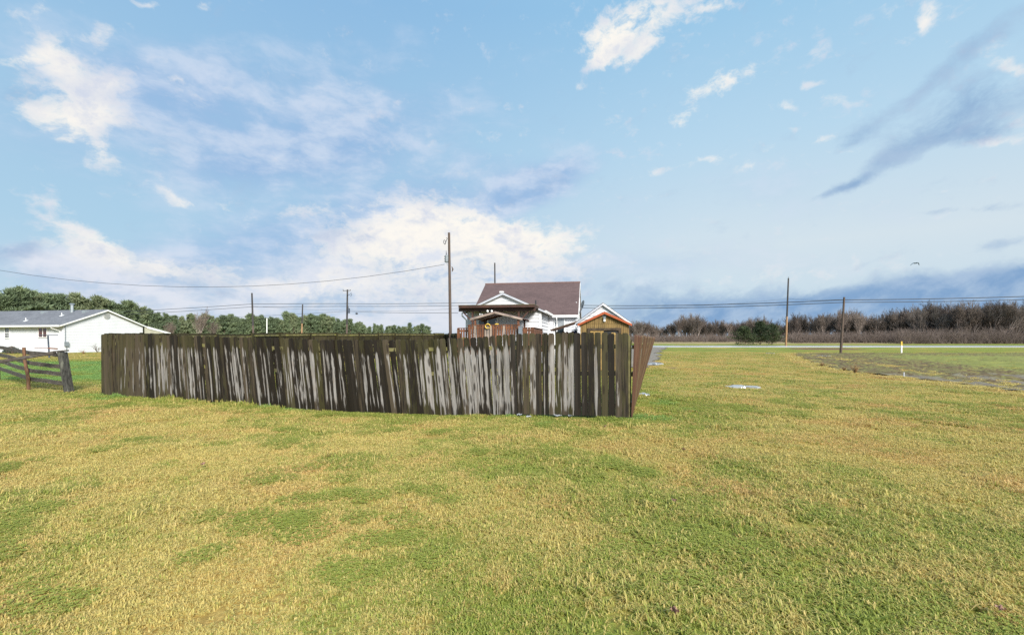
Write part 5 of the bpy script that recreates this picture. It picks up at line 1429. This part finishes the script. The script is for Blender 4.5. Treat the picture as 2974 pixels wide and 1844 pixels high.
mb = MB(); mb.tube([(0, 0, 3.72), (0, 0, 3.78)], .065, 8); part('cap', mb, M_TRIM, wp)

# ------------------------------------------------------------------ wires
def wire(pts, r, label, sag=None, group='overhead lines'):
    P = [Vector(p) for p in pts]; out = []
    for k in range(len(P) - 1):
        n = 14
        for q in range(n + (k == len(P) - 2)):
            t = q / n; p = P[k].lerp(P[k + 1], t); p.z -= 4 * (sag[k] if sag else 0) * t * (1 - t); out.append(p)
    mb = MB(); mb.tube([p - P[0] for p in out], r, 5)
    link('power_line', mb.mesh('power_line', M_WIRE, True), None, tuple(P[0]), label=label, cat='power line', group=group)
wire([at(-300, 925, 95), at(731, 883, 75), at(878, 882, 70), at(1008, 882, 75), at(1437, 877.5, 70), at(2451, 871, 43), at(3120, 855.5, 44)], .038, 'upper thick black cable crossing the whole view behind the house', [.5, 0, 0, .1, .55, .1])
wire([at(-300, 935, 95), at(731, 891, 75), at(878, 890.5, 70), at(1008, 889.5, 75), at(1437, 885, 70), at(2451, 878, 43), at(3120, 865.5, 44)], .034, 'lower thick black cable just under the upper one', [.5, 0, 0, .1, .55, .1])
wire([at(-220, 742, 44), at(1291, 768, 42)], .018, 'sagging service wire from the transformer to the left edge of the sky', [2.55])
wire([at(480, 927, 75), at(1006, 904, 75), at(1330, 908.5, 45)], .022, 'thin cable running low from the crossarm pole towards the house', [.15, .1])
wire([at(733, 889, 75), at(1008, 901, 75.2), at(1400, 890, 60)], .014, 'faint drooping wire between the road poles above the fence', [.15, .35])
wire([at(1720, 899, 60), at(2288, 867, 82), at(2451, 870, 43.1)], .014, 'thin wire rising from the garage to the tall pole across the road', [.35, .1])
wire([at(-100, 880, 90), at(774, 926, 55.0), at(830, 921, 70)], .011, 'pale thin wire passing the top of the white pipe', [2.2, .05])
cl = thing('splice_case', 'small black splice case hanging on the low cable right of the crossarm pole', 'splice case', at(1036, 908.5, 72))
mb = MB(); mb.tube([(-.2, 0, -.03), (-.12, 0, -.12), (.1, 0, -.12), (.18, 0, -.03)], [.04, .13, .13, .04], 8); part('case', mb, M_BLACK, cl)
mb = MB(); mb.tube([(-.05, 0, 0), (-.02, 0, .12)], .02, 5); part('hanger', mb, M_BLACK, cl)

# ------------------------------------------------------------------ small things outdoors
tpx = thing('steel_crosspost', 'dark steel post with two crossbars in front of the ranch house window', 'post', (-34.6, 34.0, float(gz(-34.6, 34))))
mb = MB(); mb.tube([(0.05, 0, -.2), (-.07, 0, 1.70)], .05, 8); part('upright', mb, M_DARKBLUE, tpx)
mb = MB(); mb.beam((-.75, 0, 1.70), (.62, .05, 1.715), .06, .055); part('crossbar', mb, M_DARKBLUE, tpx)
mb = MB(); mb.beam((-1.05, 0, .76), (.0, 0, .735), .05, .045); mb.beam((.0, 0, .735), (.60, .02, .68), .12, .08); part('crossbar', mb, M_RUST, tpx)
bs = thing('low_bush', 'low rounded grey green bush against the ranch house wall above the top rail', 'bush', (-46.0, 41.8, float(gz(-46, 41.8))))
mb = MB(); mb.blob((0, 0, .22), (.45, .35, .45), 10, 6, .05); part('stem_mass', mb, M_BRUSH, bs)
V_, F_ = [], []
mb = MB()
for _ in range(700):
    a = rr.random() * 6.283; b = math.acos(rr.uniform(-.1, 1)); r_ = rr.uniform(.75, 1.05)
    p = Vector((.62 * r_ * math.sin(b) * math.cos(a), .5 * r_ * math.sin(b) * math.sin(a), .12 + .5 * r_ * math.cos(b)))
    d1 = Vector((rr.gauss(0, 1), rr.gauss(0, 1), rr.gauss(0, 1))).normalized() * .06; d2 = Vector((rr.gauss(0, 1), rr.gauss(0, 1), rr.gauss(0, 1))).normalized() * .06
    mb.face([p - d1, p + d2, p + d1])
part('foliage', mb, M_BUSH, bs)
def twiggy(mb, base, n, h, spread, r, rd, lv=2):
    for _ in range(n):
        a = rd.random() * 6.283; L_ = h * rd.uniform(.5, 1)
        d = Vector((math.cos(a) * spread * rd.random(), math.sin(a) * spread * rd.random(), 1)).normalized()
        p0 = Vector(base); p1 = p0 + d * L_ * .5 + Vector((rd.gauss(0, .02), rd.gauss(0, .02), 0)); p2 = p1 + (d + Vector((rd.gauss(0, .3), rd.gauss(0, .3), 0))) * L_ * .5
        mb.tube([p0, p1, p2], [r, r * .7, r * .3], 4, caps=False)
        for k in range(5 if lv > 1 else 2):
            q = p0.lerp(p2, rd.uniform(.4, .95)); e = Vector((rd.gauss(0, 1), rd.gauss(0, 1), abs(rd.gauss(.6, .6)))).normalized() * L_ * rd.uniform(.12, .32)
            mb.tube([q, q + e], [r * .45, r * .2], 3, caps=False)
def shrub(name, label, cat, loc, n, h, spread, r, mat, seed, group=None):
    rd = random.Random(seed); t = thing(name, label, cat, loc, 0, group)
    mb = MB(); twiggy(mb, (0, 0, 0), n, h, spread, r, rd); part('branches', mb, mat, t)
    return t
shrub('bare_shrub', 'small leafless shrub against the gable wall of the ranch house', 'shrub', (-40.0, 43.9, float(gz(-40, 43.9))), 16, 1.0, .9, .016, M_TWIG, 3)
shrub('garden_stake_plant', 'wispy dry plant at the foot of the ranch house wall beside the crosspost', 'plant', (-38.2, 40.6, float(gz(-38.2, 40.6))), 14, .5, 1.2, .012, M_DRYWEED, 5)
mpx = thing('marker_post', 'white marker post with a yellow top by the verge at the right', 'post', (36.8, 43.0, float(gz(36.8, 43.0))))
mb = MB(); mb.box((-.055, -.03, -.2), (.055, .03, .72)); part('shaft', mb, M_TRIM, mpx)
mb = MB(); mb.box((-.062, -.036, .72), (.062, .036, 1.10)); part('sleeve', mb, M_YELLOW, mpx)
wsx = thing('white_stake', 'thin white stake in the mud at the near edge of the ploughed field', 'stake', (16.62, 19.3, float(gz(16.6, 19.3))))
mb = MB(); mb.box((-.018, -.012, -.1), (.018, .012, .19)); mb.box((-.019, -.013, .19), (.019, .013, .22)); part('shaft', mb, M_SOFFIT, wsx)
WEED = [(15.75, 20.9, .46, 'tall rust brown dead weed on the near edge of the ploughed field'), (16.35, 22.4, .22, 'small dead weed just beyond the tall rust brown one'), (17.3, 25.4, .24, 'dead weed farthest up the near edge of the ploughed field')]
for k, (x, y, hh, lab) in enumerate(WEED):
    shrub('dead_weed', lab, 'weed', (x, y, float(gz(x, y)) + .02), 26, hh, .7 if lab else 1.3, .010, M_DRYWEED, 40 + k, 'dry weeds edging the ploughed field')
# litter below the fence and stray leaves
def scrap(x, y, sx, sy, lab, seed, mat=M_PAPER):
    rd = random.Random(seed); mb = MB(); n = 5
    g = [[(i / n - .5) * sx for i in range(n + 1)], [(i / n - .5) * sy for i in range(n + 1)]]
    P = [[(g[0][i] + rd.gauss(0, sx * .05), g[1][j] + rd.gauss(0, sy * .05), rd.uniform(0, .035)) for i in range(n + 1)] for j in range(n + 1)]
    for j in range(n):
        for i in range(n): mb.face([P[j][i], P[j][i + 1], P[j + 1][i + 1], P[j + 1][i]])
    link('paper_scrap' if mat is M_PAPER else 'fallen_leaf', mb.mesh('scrap', mat), None, (x, y, float(gzb(x, y)) + (.045 if mat is M_PAPER else .06)), (rd.gauss(0, .15), rd.gauss(0, .15), rd.random() * 6), lab, 'litter' if mat is M_PAPER else 'leaf', 'litter under the fence' if mat is M_PAPER else 'fallen leaves on the lawn')
def below(px, back): p_ = None; t = (px - 1487) / F; ss_ = (t * FL[1] - FL[0]) / (FDIR[0] - t * FDIR[1]); q = FL + FDIR * ss_ + FNRM * back; return q
for k, (px, off, sx, sy, lab) in enumerate(((1512, .03, .17, .10, 'flat pale scrap under the silver-streaked boards near the shed end'), (1621, .06, .15, .12, 'crumpled white scrap under the fence in front of the garage'), (1656, .04, .16, .07, 'long white scrap under the fence left of the shed doors'), (1544, .32, .09, .09, 'small white scrap on the grass just in front of the fence'))):
    q = below(px, off); scrap(q[0], q[1], sx, sy, lab, k)
M_LEAFB = plain('fallen_leaf_brown', (.25, .13, .09), .7, .3, 9)
for k, (px, py, lab) in enumerate(((1984, 1318, 'pale curled leaf on the lawn below the leaning fence'), (1957, 1478, 'pinkish brown leaf on the lawn right of the middle'), (1757, 1250, 'flat brown leaf just in front of the fence corner'), (2906, 1800, 'dark red leaf at the lower right corner of the lawn'), (1960, 1828, 'reddish leaf at the bottom edge of the lawn'), (590, 1362, 'small brown leaf on the straw coloured lawn at the left'))):
    Y = CAM_H * F / (py - 979); scrap((px - 1487) / F * Y, Y, .05, .035, lab, 20 + k, M_LEAFB)

# bird in flight
bird = thing('bird', 'grey blue bird gliding with bent wings above the far woods', 'bird', at(2661, 764, 45))
M_BIRD = plain('bird_feathers', (.085, .13, .17), .7, .2, 6)
mb = MB(); mb.tube([(-.05, -.20, .0), (.0, -.12, .01), (.02, .0, .0), (.02, .16, .0), (.02, .30, -.01)], [.02, .045, .06, .045, .015], 8); part('body', mb, M_BIRD, bird, True)
for pts in (((-.02, .0), (-.24, .02), (-.42, -.10), (-.58, -.24)), ((.06, .0), (.16, .03), (.25, -.05), (.30, -.24))):
    mb = MB(); ch_ = [.17, .15, .11, .03]
    for (a, b, c0, c1) in zip(pts[:-1], pts[1:], ch_[:-1], ch_[1:]):
        mb.hexa([(a[0], -c0 / 2, a[1] - .012), (b[0], -c1 / 2, b[1] - .012), (b[0], c1 / 2, b[1] - .012), (a[0], c0 / 2, a[1] - .012)], [(a[0], -c0 / 2, a[1] + .012), (b[0], -c1 / 2, b[1] + .012), (b[0], c1 / 2, b[1] + .012), (a[0], c0 / 2, a[1] + .012)])
    part('wing', mb, M_BIRD, bird)

# ------------------------------------------------------------------ trees
def bare_tree_meshes(seed, H, style):
    """trunk+limbs mesh and twig mesh, height H"""
    rd = random.Random(seed); tk, tw = MB(), MB()
    up = Vector((0, 0, 1))
    def grow(p, d, L, r, lv):
        n = 3 if lv < 3 else 2
        pts = [p]; cur = p.copy(); dd = d.copy()
        for k in range(n):
            dd = (dd + Vector((rd.gauss(0, .13), rd.gauss(0, .13), rd.gauss(.05, .08)))).normalized()
            cur = cur + dd * (L / n); pts.append(cur.copy())
        rr_ = [r * (1 - .55 * k / n) for k in range(n + 1)]
        if lv <= 1: tk.tube(pts, rr_, 5 if lv else 7, caps=False)
        else: tw.tube(pts, [max(x, .013) for x in rr_], 3, caps=False)
        if lv >= 4: return
        nk = (15, 6, 6, 5)[lv] if style == 0 else (18, 5, 6, 5)[lv]
        for k in range(nk):
            t = rd.uniform(.30 if lv else (.22 if style == 0 else .12), 1.0)
            if k == 0: t = 1.0
            f = t * n; i = min(int(f), n - 1); q = pts[i].lerp(pts[i + 1], f - i)
            a = rd.random() * 6.283; side = Vector((math.cos(a), math.sin(a), 0))
            if lv: side = (side - dd * side.dot(dd)).normalized()
            opening = rd.uniform(.35, .85) if lv else rd.uniform(.35, .8)
            if k == 0: opening *= .3
            nd = (dd * math.cos(opening) + side * math.sin(opening) + up * .30).normalized()
            grow(q, nd, L * rd.uniform(.42, .62) * (1.1 if k == 0 else 1) * (.95 if lv else .95 + .35 * (1 - t)), r * rd.uniform(.34, .5), lv + 1)
    grow(Vector((0, 0, -.2)), Vector((rd.gauss(0, .04), rd.gauss(0, .04), 1)).normalized(), H * .50, H * .021, 0)
    # scale to height
    zmax = max(v[2] for v in tw.v); k = H / zmax
    for m_ in (tk, tw): m_.v = [(a * k, b * k, c * k) for a, b, c in m_.v]
    return tk.mesh('trunk', M_BARK), tw.mesh('twigs', M_TWIG)
BARE = [bare_tree_meshes(100 + k, 10.0, k % 2) for k in range(6)]
def pine_meshes(seed, H, W, tri=.42, nclump=520, mat=M_PINE, skirt=False):
    rd = random.Random(seed); tk, nd = MB(), MB()
    tk.tube([(0, 0, -.3), (rd.gauss(0, .1), rd.gauss(0, .1), H * .5), (0, 0, H * .96)], [H * .018, H * .012, .03], 7, caps=False)
    lob = [(rd.random() * 6.283, rd.uniform(.3, .95), rd.uniform(.75, 1.3)) for _ in range(9)]
    nb_ = 75
    tips = []
    for k in range(nb_):
        hz = H * (.10 + .88 * (k / nb_) ** .9); f = (hz / H - .10) / .9
        prof = (1 - f) ** .52 * (0.75 + .25 * math.sin(f * 9 + seed)) if f > .12 else .75 + f * 2
        if skirt: hz = H * (.03 + .94 * (k / nb_) ** .9); prof = (1 - .93 * (k / nb_)) ** .9 * 1.15
        a = k * 2.399 + rd.gauss(0, .35)
        L_ = W * .5 * max(prof, .12) * rd.uniform(.35, 1.4)
        d = Vector((math.cos(a), math.sin(a), rd.uniform(-.05, .65)))
        p0 = Vector((0, 0, hz)); p1 = p0 + d * L_
        tk.tube([p0, p1], [.035, .012], 3, caps=False)
        for q in range(max(2, int(nclump / nb_))):
            t = rd.uniform(.35, 1.05); c_ = p0.lerp(p1, t) + Vector((rd.gauss(0, .22), rd.gauss(0, .22), rd.gauss(.06, .16)))
            for _ in range(6):
                u = (d * .55 + Vector((rd.gauss(0, .5), rd.gauss(0, .5), rd.gauss(.65, .45)))).normalized(); v_ = u.cross(Vector((rd.gauss(0, 1), rd.gauss(0, 1), rd.gauss(0, 1)))).normalized()
                o_ = c_ + Vector((rd.gauss(0, .13), rd.gauss(0, .13), rd.gauss(0, .11))); s_ = tri * rd.uniform(.5, 1.2) * (1.35 if t > .95 else 1)
                nd.face([o_ - v_ * s_ * .15, o_ + v_ * s_ * .15, o_ + u * s_])
    for _ in range(34):
        c_ = Vector((rd.gauss(0, .14), rd.gauss(0, .14), H * rd.uniform(.86, 1.0)))
        for _q in range(4):
            u = Vector((rd.gauss(0, .6), rd.gauss(0, .6), 1)).normalized(); v_ = Vector((rd.gauss(0, 1), rd.gauss(0, 1), 0)).normalized()
            nd.face([c_ - v_ * .06, c_ + v_ * .06, c_ + u * tri])
    return tk.mesh('trunk', M_PINEBARK), nd.mesh('crown', mat)
PINES = [pine_meshes(300 + k, 10.0, (6.6, 5.2, 7.4, 5.8, 7.0, 4.6)[k], .62, 1100) for k in range(6)]
FATPINE = [pine_meshes(400 + k, 4.4, 5.2,   .30, 1100, M_SPRUCE, True) for k in range(3)]
def place_tree(name, meshes, childname, label, loc, H, rz, base_h, group, wsc=1.0):
    t = thing(name, label, 'tree', loc, rz, group)
    k = H / base_h
    for nm, me in (('trunk', meshes[0]), (childname, meshes[1])):
        o = link(nm, me, t); o.scale = (k * wsc, k * wsc, k)
    return t
ORD = ['first', 'second', 'third', 'fourth', 'fifth', 'sixth', 'seventh', 'eighth', 'ninth', 'tenth', 'eleventh', 'twelfth', 'thirteenth', 'fourteenth', 'fifteenth', 'sixteenth', 'seventeenth', 'eighteenth', 'nineteenth', 'twentieth']
for a_, b_ in (('twenty', 'thirtieth'), ('thirty', 'fortieth'), ('forty', 'fiftieth'), ('fifty', 'sixtieth'), ('sixty', 'seventieth'), ('seventy', 'eightieth'), ('eighty', 'ninetieth'), ('ninety', 'hundredth')):
    ORD += [a_ + '-' + q for q in ORD[:9]] + [b_]
# green belt on the left: front row follows the photographed skyline
SKY_X = [0, 50, 110, 160, 250, 310, 350, 400, 470, 560, 640, 700, 760, 800, 850, 900, 950, 1000, 1040]
SKY_Y = [700, 686, 700, 708, 713, 722, 738, 740, 752, 756, 757, 752, 748, 756, 763, 774, 769, 772, 790]
front = []
x = -30.0
while x < 1046:
    Y = 118 + 112 * (max(x, 0) / 1040) ** 1.0
    yt = np.interp(x, SKY_X, SKY_Y) + rr.uniform(-4, 11) - (6 if rr.random() < .15 else 0)
    H = CAM_H + (803 - yt) * Y / 1084 - .25
    front.append((x, Y, H)); x += rr.uniform(14, 21) * (1 if x < 500 else .8)
for k, (x, Y, H) in enumerate(front):
    X = (x - 1219.5) / 1084 * Y
    place_tree('pine_tree', PINES[rr.randrange(6)], 'crown', f'{ORD[k]} green pine of the tree line above the left fence, counted from the left edge', (X, Y, .2), H, rr.random() * 6.28, 10.0, 'pines of the tree line at the left', rr.uniform(.85, 1.15))
for k, (x, Y, H) in enumerate(front):
    for j in range(2):
        Y2 = Y + 9 + 9 * j + rr.uniform(-3, 3); x2 = x + rr.uniform(4, 22)
        if x2 > 1030: continue
        X = (x2 - 1219.5) / 1084 * Y2
        place_tree('pine_tree', PINES[rr.randrange(6)], 'crown', 'green pine packed in the back rows of the left tree line', (X, Y2, .2), H * Y2 / Y * rr.uniform(.74, .96) if j == 0 else H * rr.uniform(.80, 1.0), rr.random() * 6.28, 10.0, 'pines in the back rows of the left tree line', 1.1)
X = (470 - 1219.5) / 1084 * 112
place_tree('bare_tree', BARE[1], 'twigs', 'bare thin tree rising among the green pines right of the ranch house', (X, 112, .2), 9.4, 1.0, 10.0, None, .8)
for k, xx in enumerate((398, 505)):
    place_tree('bare_tree', BARE[2 + k], 'twigs', ('low leafless tree beside the ranch house porch', 'leafless tree just right of the taller bare tree among the pines')[k], ((xx - 1219.5) / 1084 * 108, 108, .2), (5.4, 5.6)[k], k * 2., 10.0, None, .9)
# bare woods on the right
WX = [1840, 1870, 1900, 1950, 2010, 2060, 2110, 2150, 2190, 2230, 2280, 2320, 2370, 2420, 2470, 2530, 2580, 2640, 2690, 2740, 2800, 2850, 2900, 2974, 3100]
WY = [940, 926, 945, 935, 906, 940, 925, 935, 909, 928, 935, 905, 908, 905, 898, 905, 895, 884, 872, 878, 876, 880, 876, 868, 866]
wf = []
x = 1825.0
while x < 3060:   # front row
    Y = float(np.interp(x, [1830, 2300, 2600, 3000], [140, 132, 122, 112])) + rr.uniform(-4, 4)
    yt = float(np.interp(x, WX, WY)) + rr.uniform(-10, 8)
    wf.append((x, Y, CAM_H + (979 - yt) * Y / F - .25)); x += rr.uniform(13, 22)
for k, (x, Y, H) in enumerate(wf):
    X = (x - 1487) / F * Y
    place_tree('bare_tree', BARE[rr.randrange(6)], 'twigs', f'{ORD[k]} bare grey tree of the right-hand wood, counted rightwards from the shed', (X, Y, .2), H, rr.random() * 6.28, 10.0, 'bare trees of the wood at the right', rr.uniform(.8, 1.1))
for k, (x, Y, H) in enumerate(wf):
    for j in range(2):
        Y2 = Y + 6 + 7 * j + rr.uniform(-3, 3); x2 = x + rr.uniform(-14, 22)
        place_tree('bare_tree', BARE[rr.randrange(6)], 'twigs', 'bare grey tree in the back rows of the right-hand wood', ((x2 - 1487) / F * Y2, Y2, .2), H * rr.uniform(.82, 1.05), rr.random() * 6.28, 10.0, 'bare trees in the back rows of the right-hand wood', 1.15)
# reddish brush under the trees
def brush(name, label, spans, seed, n, hmin, hmax, mat):
    rd = random.Random(seed); mb = MB()
    for _ in range(n):
        x0, x1, Ya, Yb, k = rd.choice(spans)
        px = rd.uniform(x0, x1); Y = rd.uniform(Ya, Yb); p = Vector(((px - 1487) / F * Y, Y, .15)); H = rd.uniform(hmin, hmax) * k
        for q in range(5):
            d = Vector((rd.gauss(0, .34), rd.gauss(0, .34), 1)).normalized() * H * rd.uniform(.6, 1.05)
            mid = p + d * .5 + Vector((rd.gauss(0, .12), rd.gauss(0, .12), 0))
            mb.tube([p, mid, p + d], [.028, .022, .010], 3, caps=False)
            for s_ in range(3):
                b0 = p.lerp(p + d, rd.uniform(.35, .9)); e = Vector((rd.gauss(0, 1), rd.gauss(0, 1), rd.gauss(.7, .5))).normalized() * H * .25
                mb.tube([b0, b0 + e], [.014, .008], 3, caps=False)
    link(name, mb.mesh(name, mat), None, label=label, cat='brush', kind='stuff')
brush('underbrush', 'tangled reddish brush along the foot of the bare wood', [(1830, 2300, 112, 150, 1.1), (2300, 2640, 106, 140, 1.3), (2600, 3060, 100, 132, 1.6)], 5, 5200, .6, 2.9, M_BRUSH)
# three dark pines beyond the road
for k, (px, wd, H) in enumerate(((2164, 1.05, 3.5), (2220, .95, 4.5), (2268, .95, 4.0))):
    place_tree('dark_pine', FATPINE[k], 'crown', ('leftmost of the three broad dark pines beyond the road', 'middle and tallest of the three broad dark pines beyond the road', 'broad dark pine directly behind the tan pole butt')[k], ((px - 1487) / F * 88, 88 + k * 1.5, .15), H, k * 1.7, 4.4, 'three dark pines beyond the road', wd)
# strip of dry meadow in front of the wood
mb = MB()
for a in np.linspace(28, 150, 40)[:-1]:
    b = a + 122 / 39; z0, z1 = .27, .62
    mb.face([(a, 100, .24), (b, 100, .24), (b, 116, .55), (a, 116, .55)])
link('meadow', mb.mesh('meadow', plain('dry_meadow', (.28, .21, .09), .9, .3, 1.5, dirt=((.17, .17, .05), .6))), kind='structure')
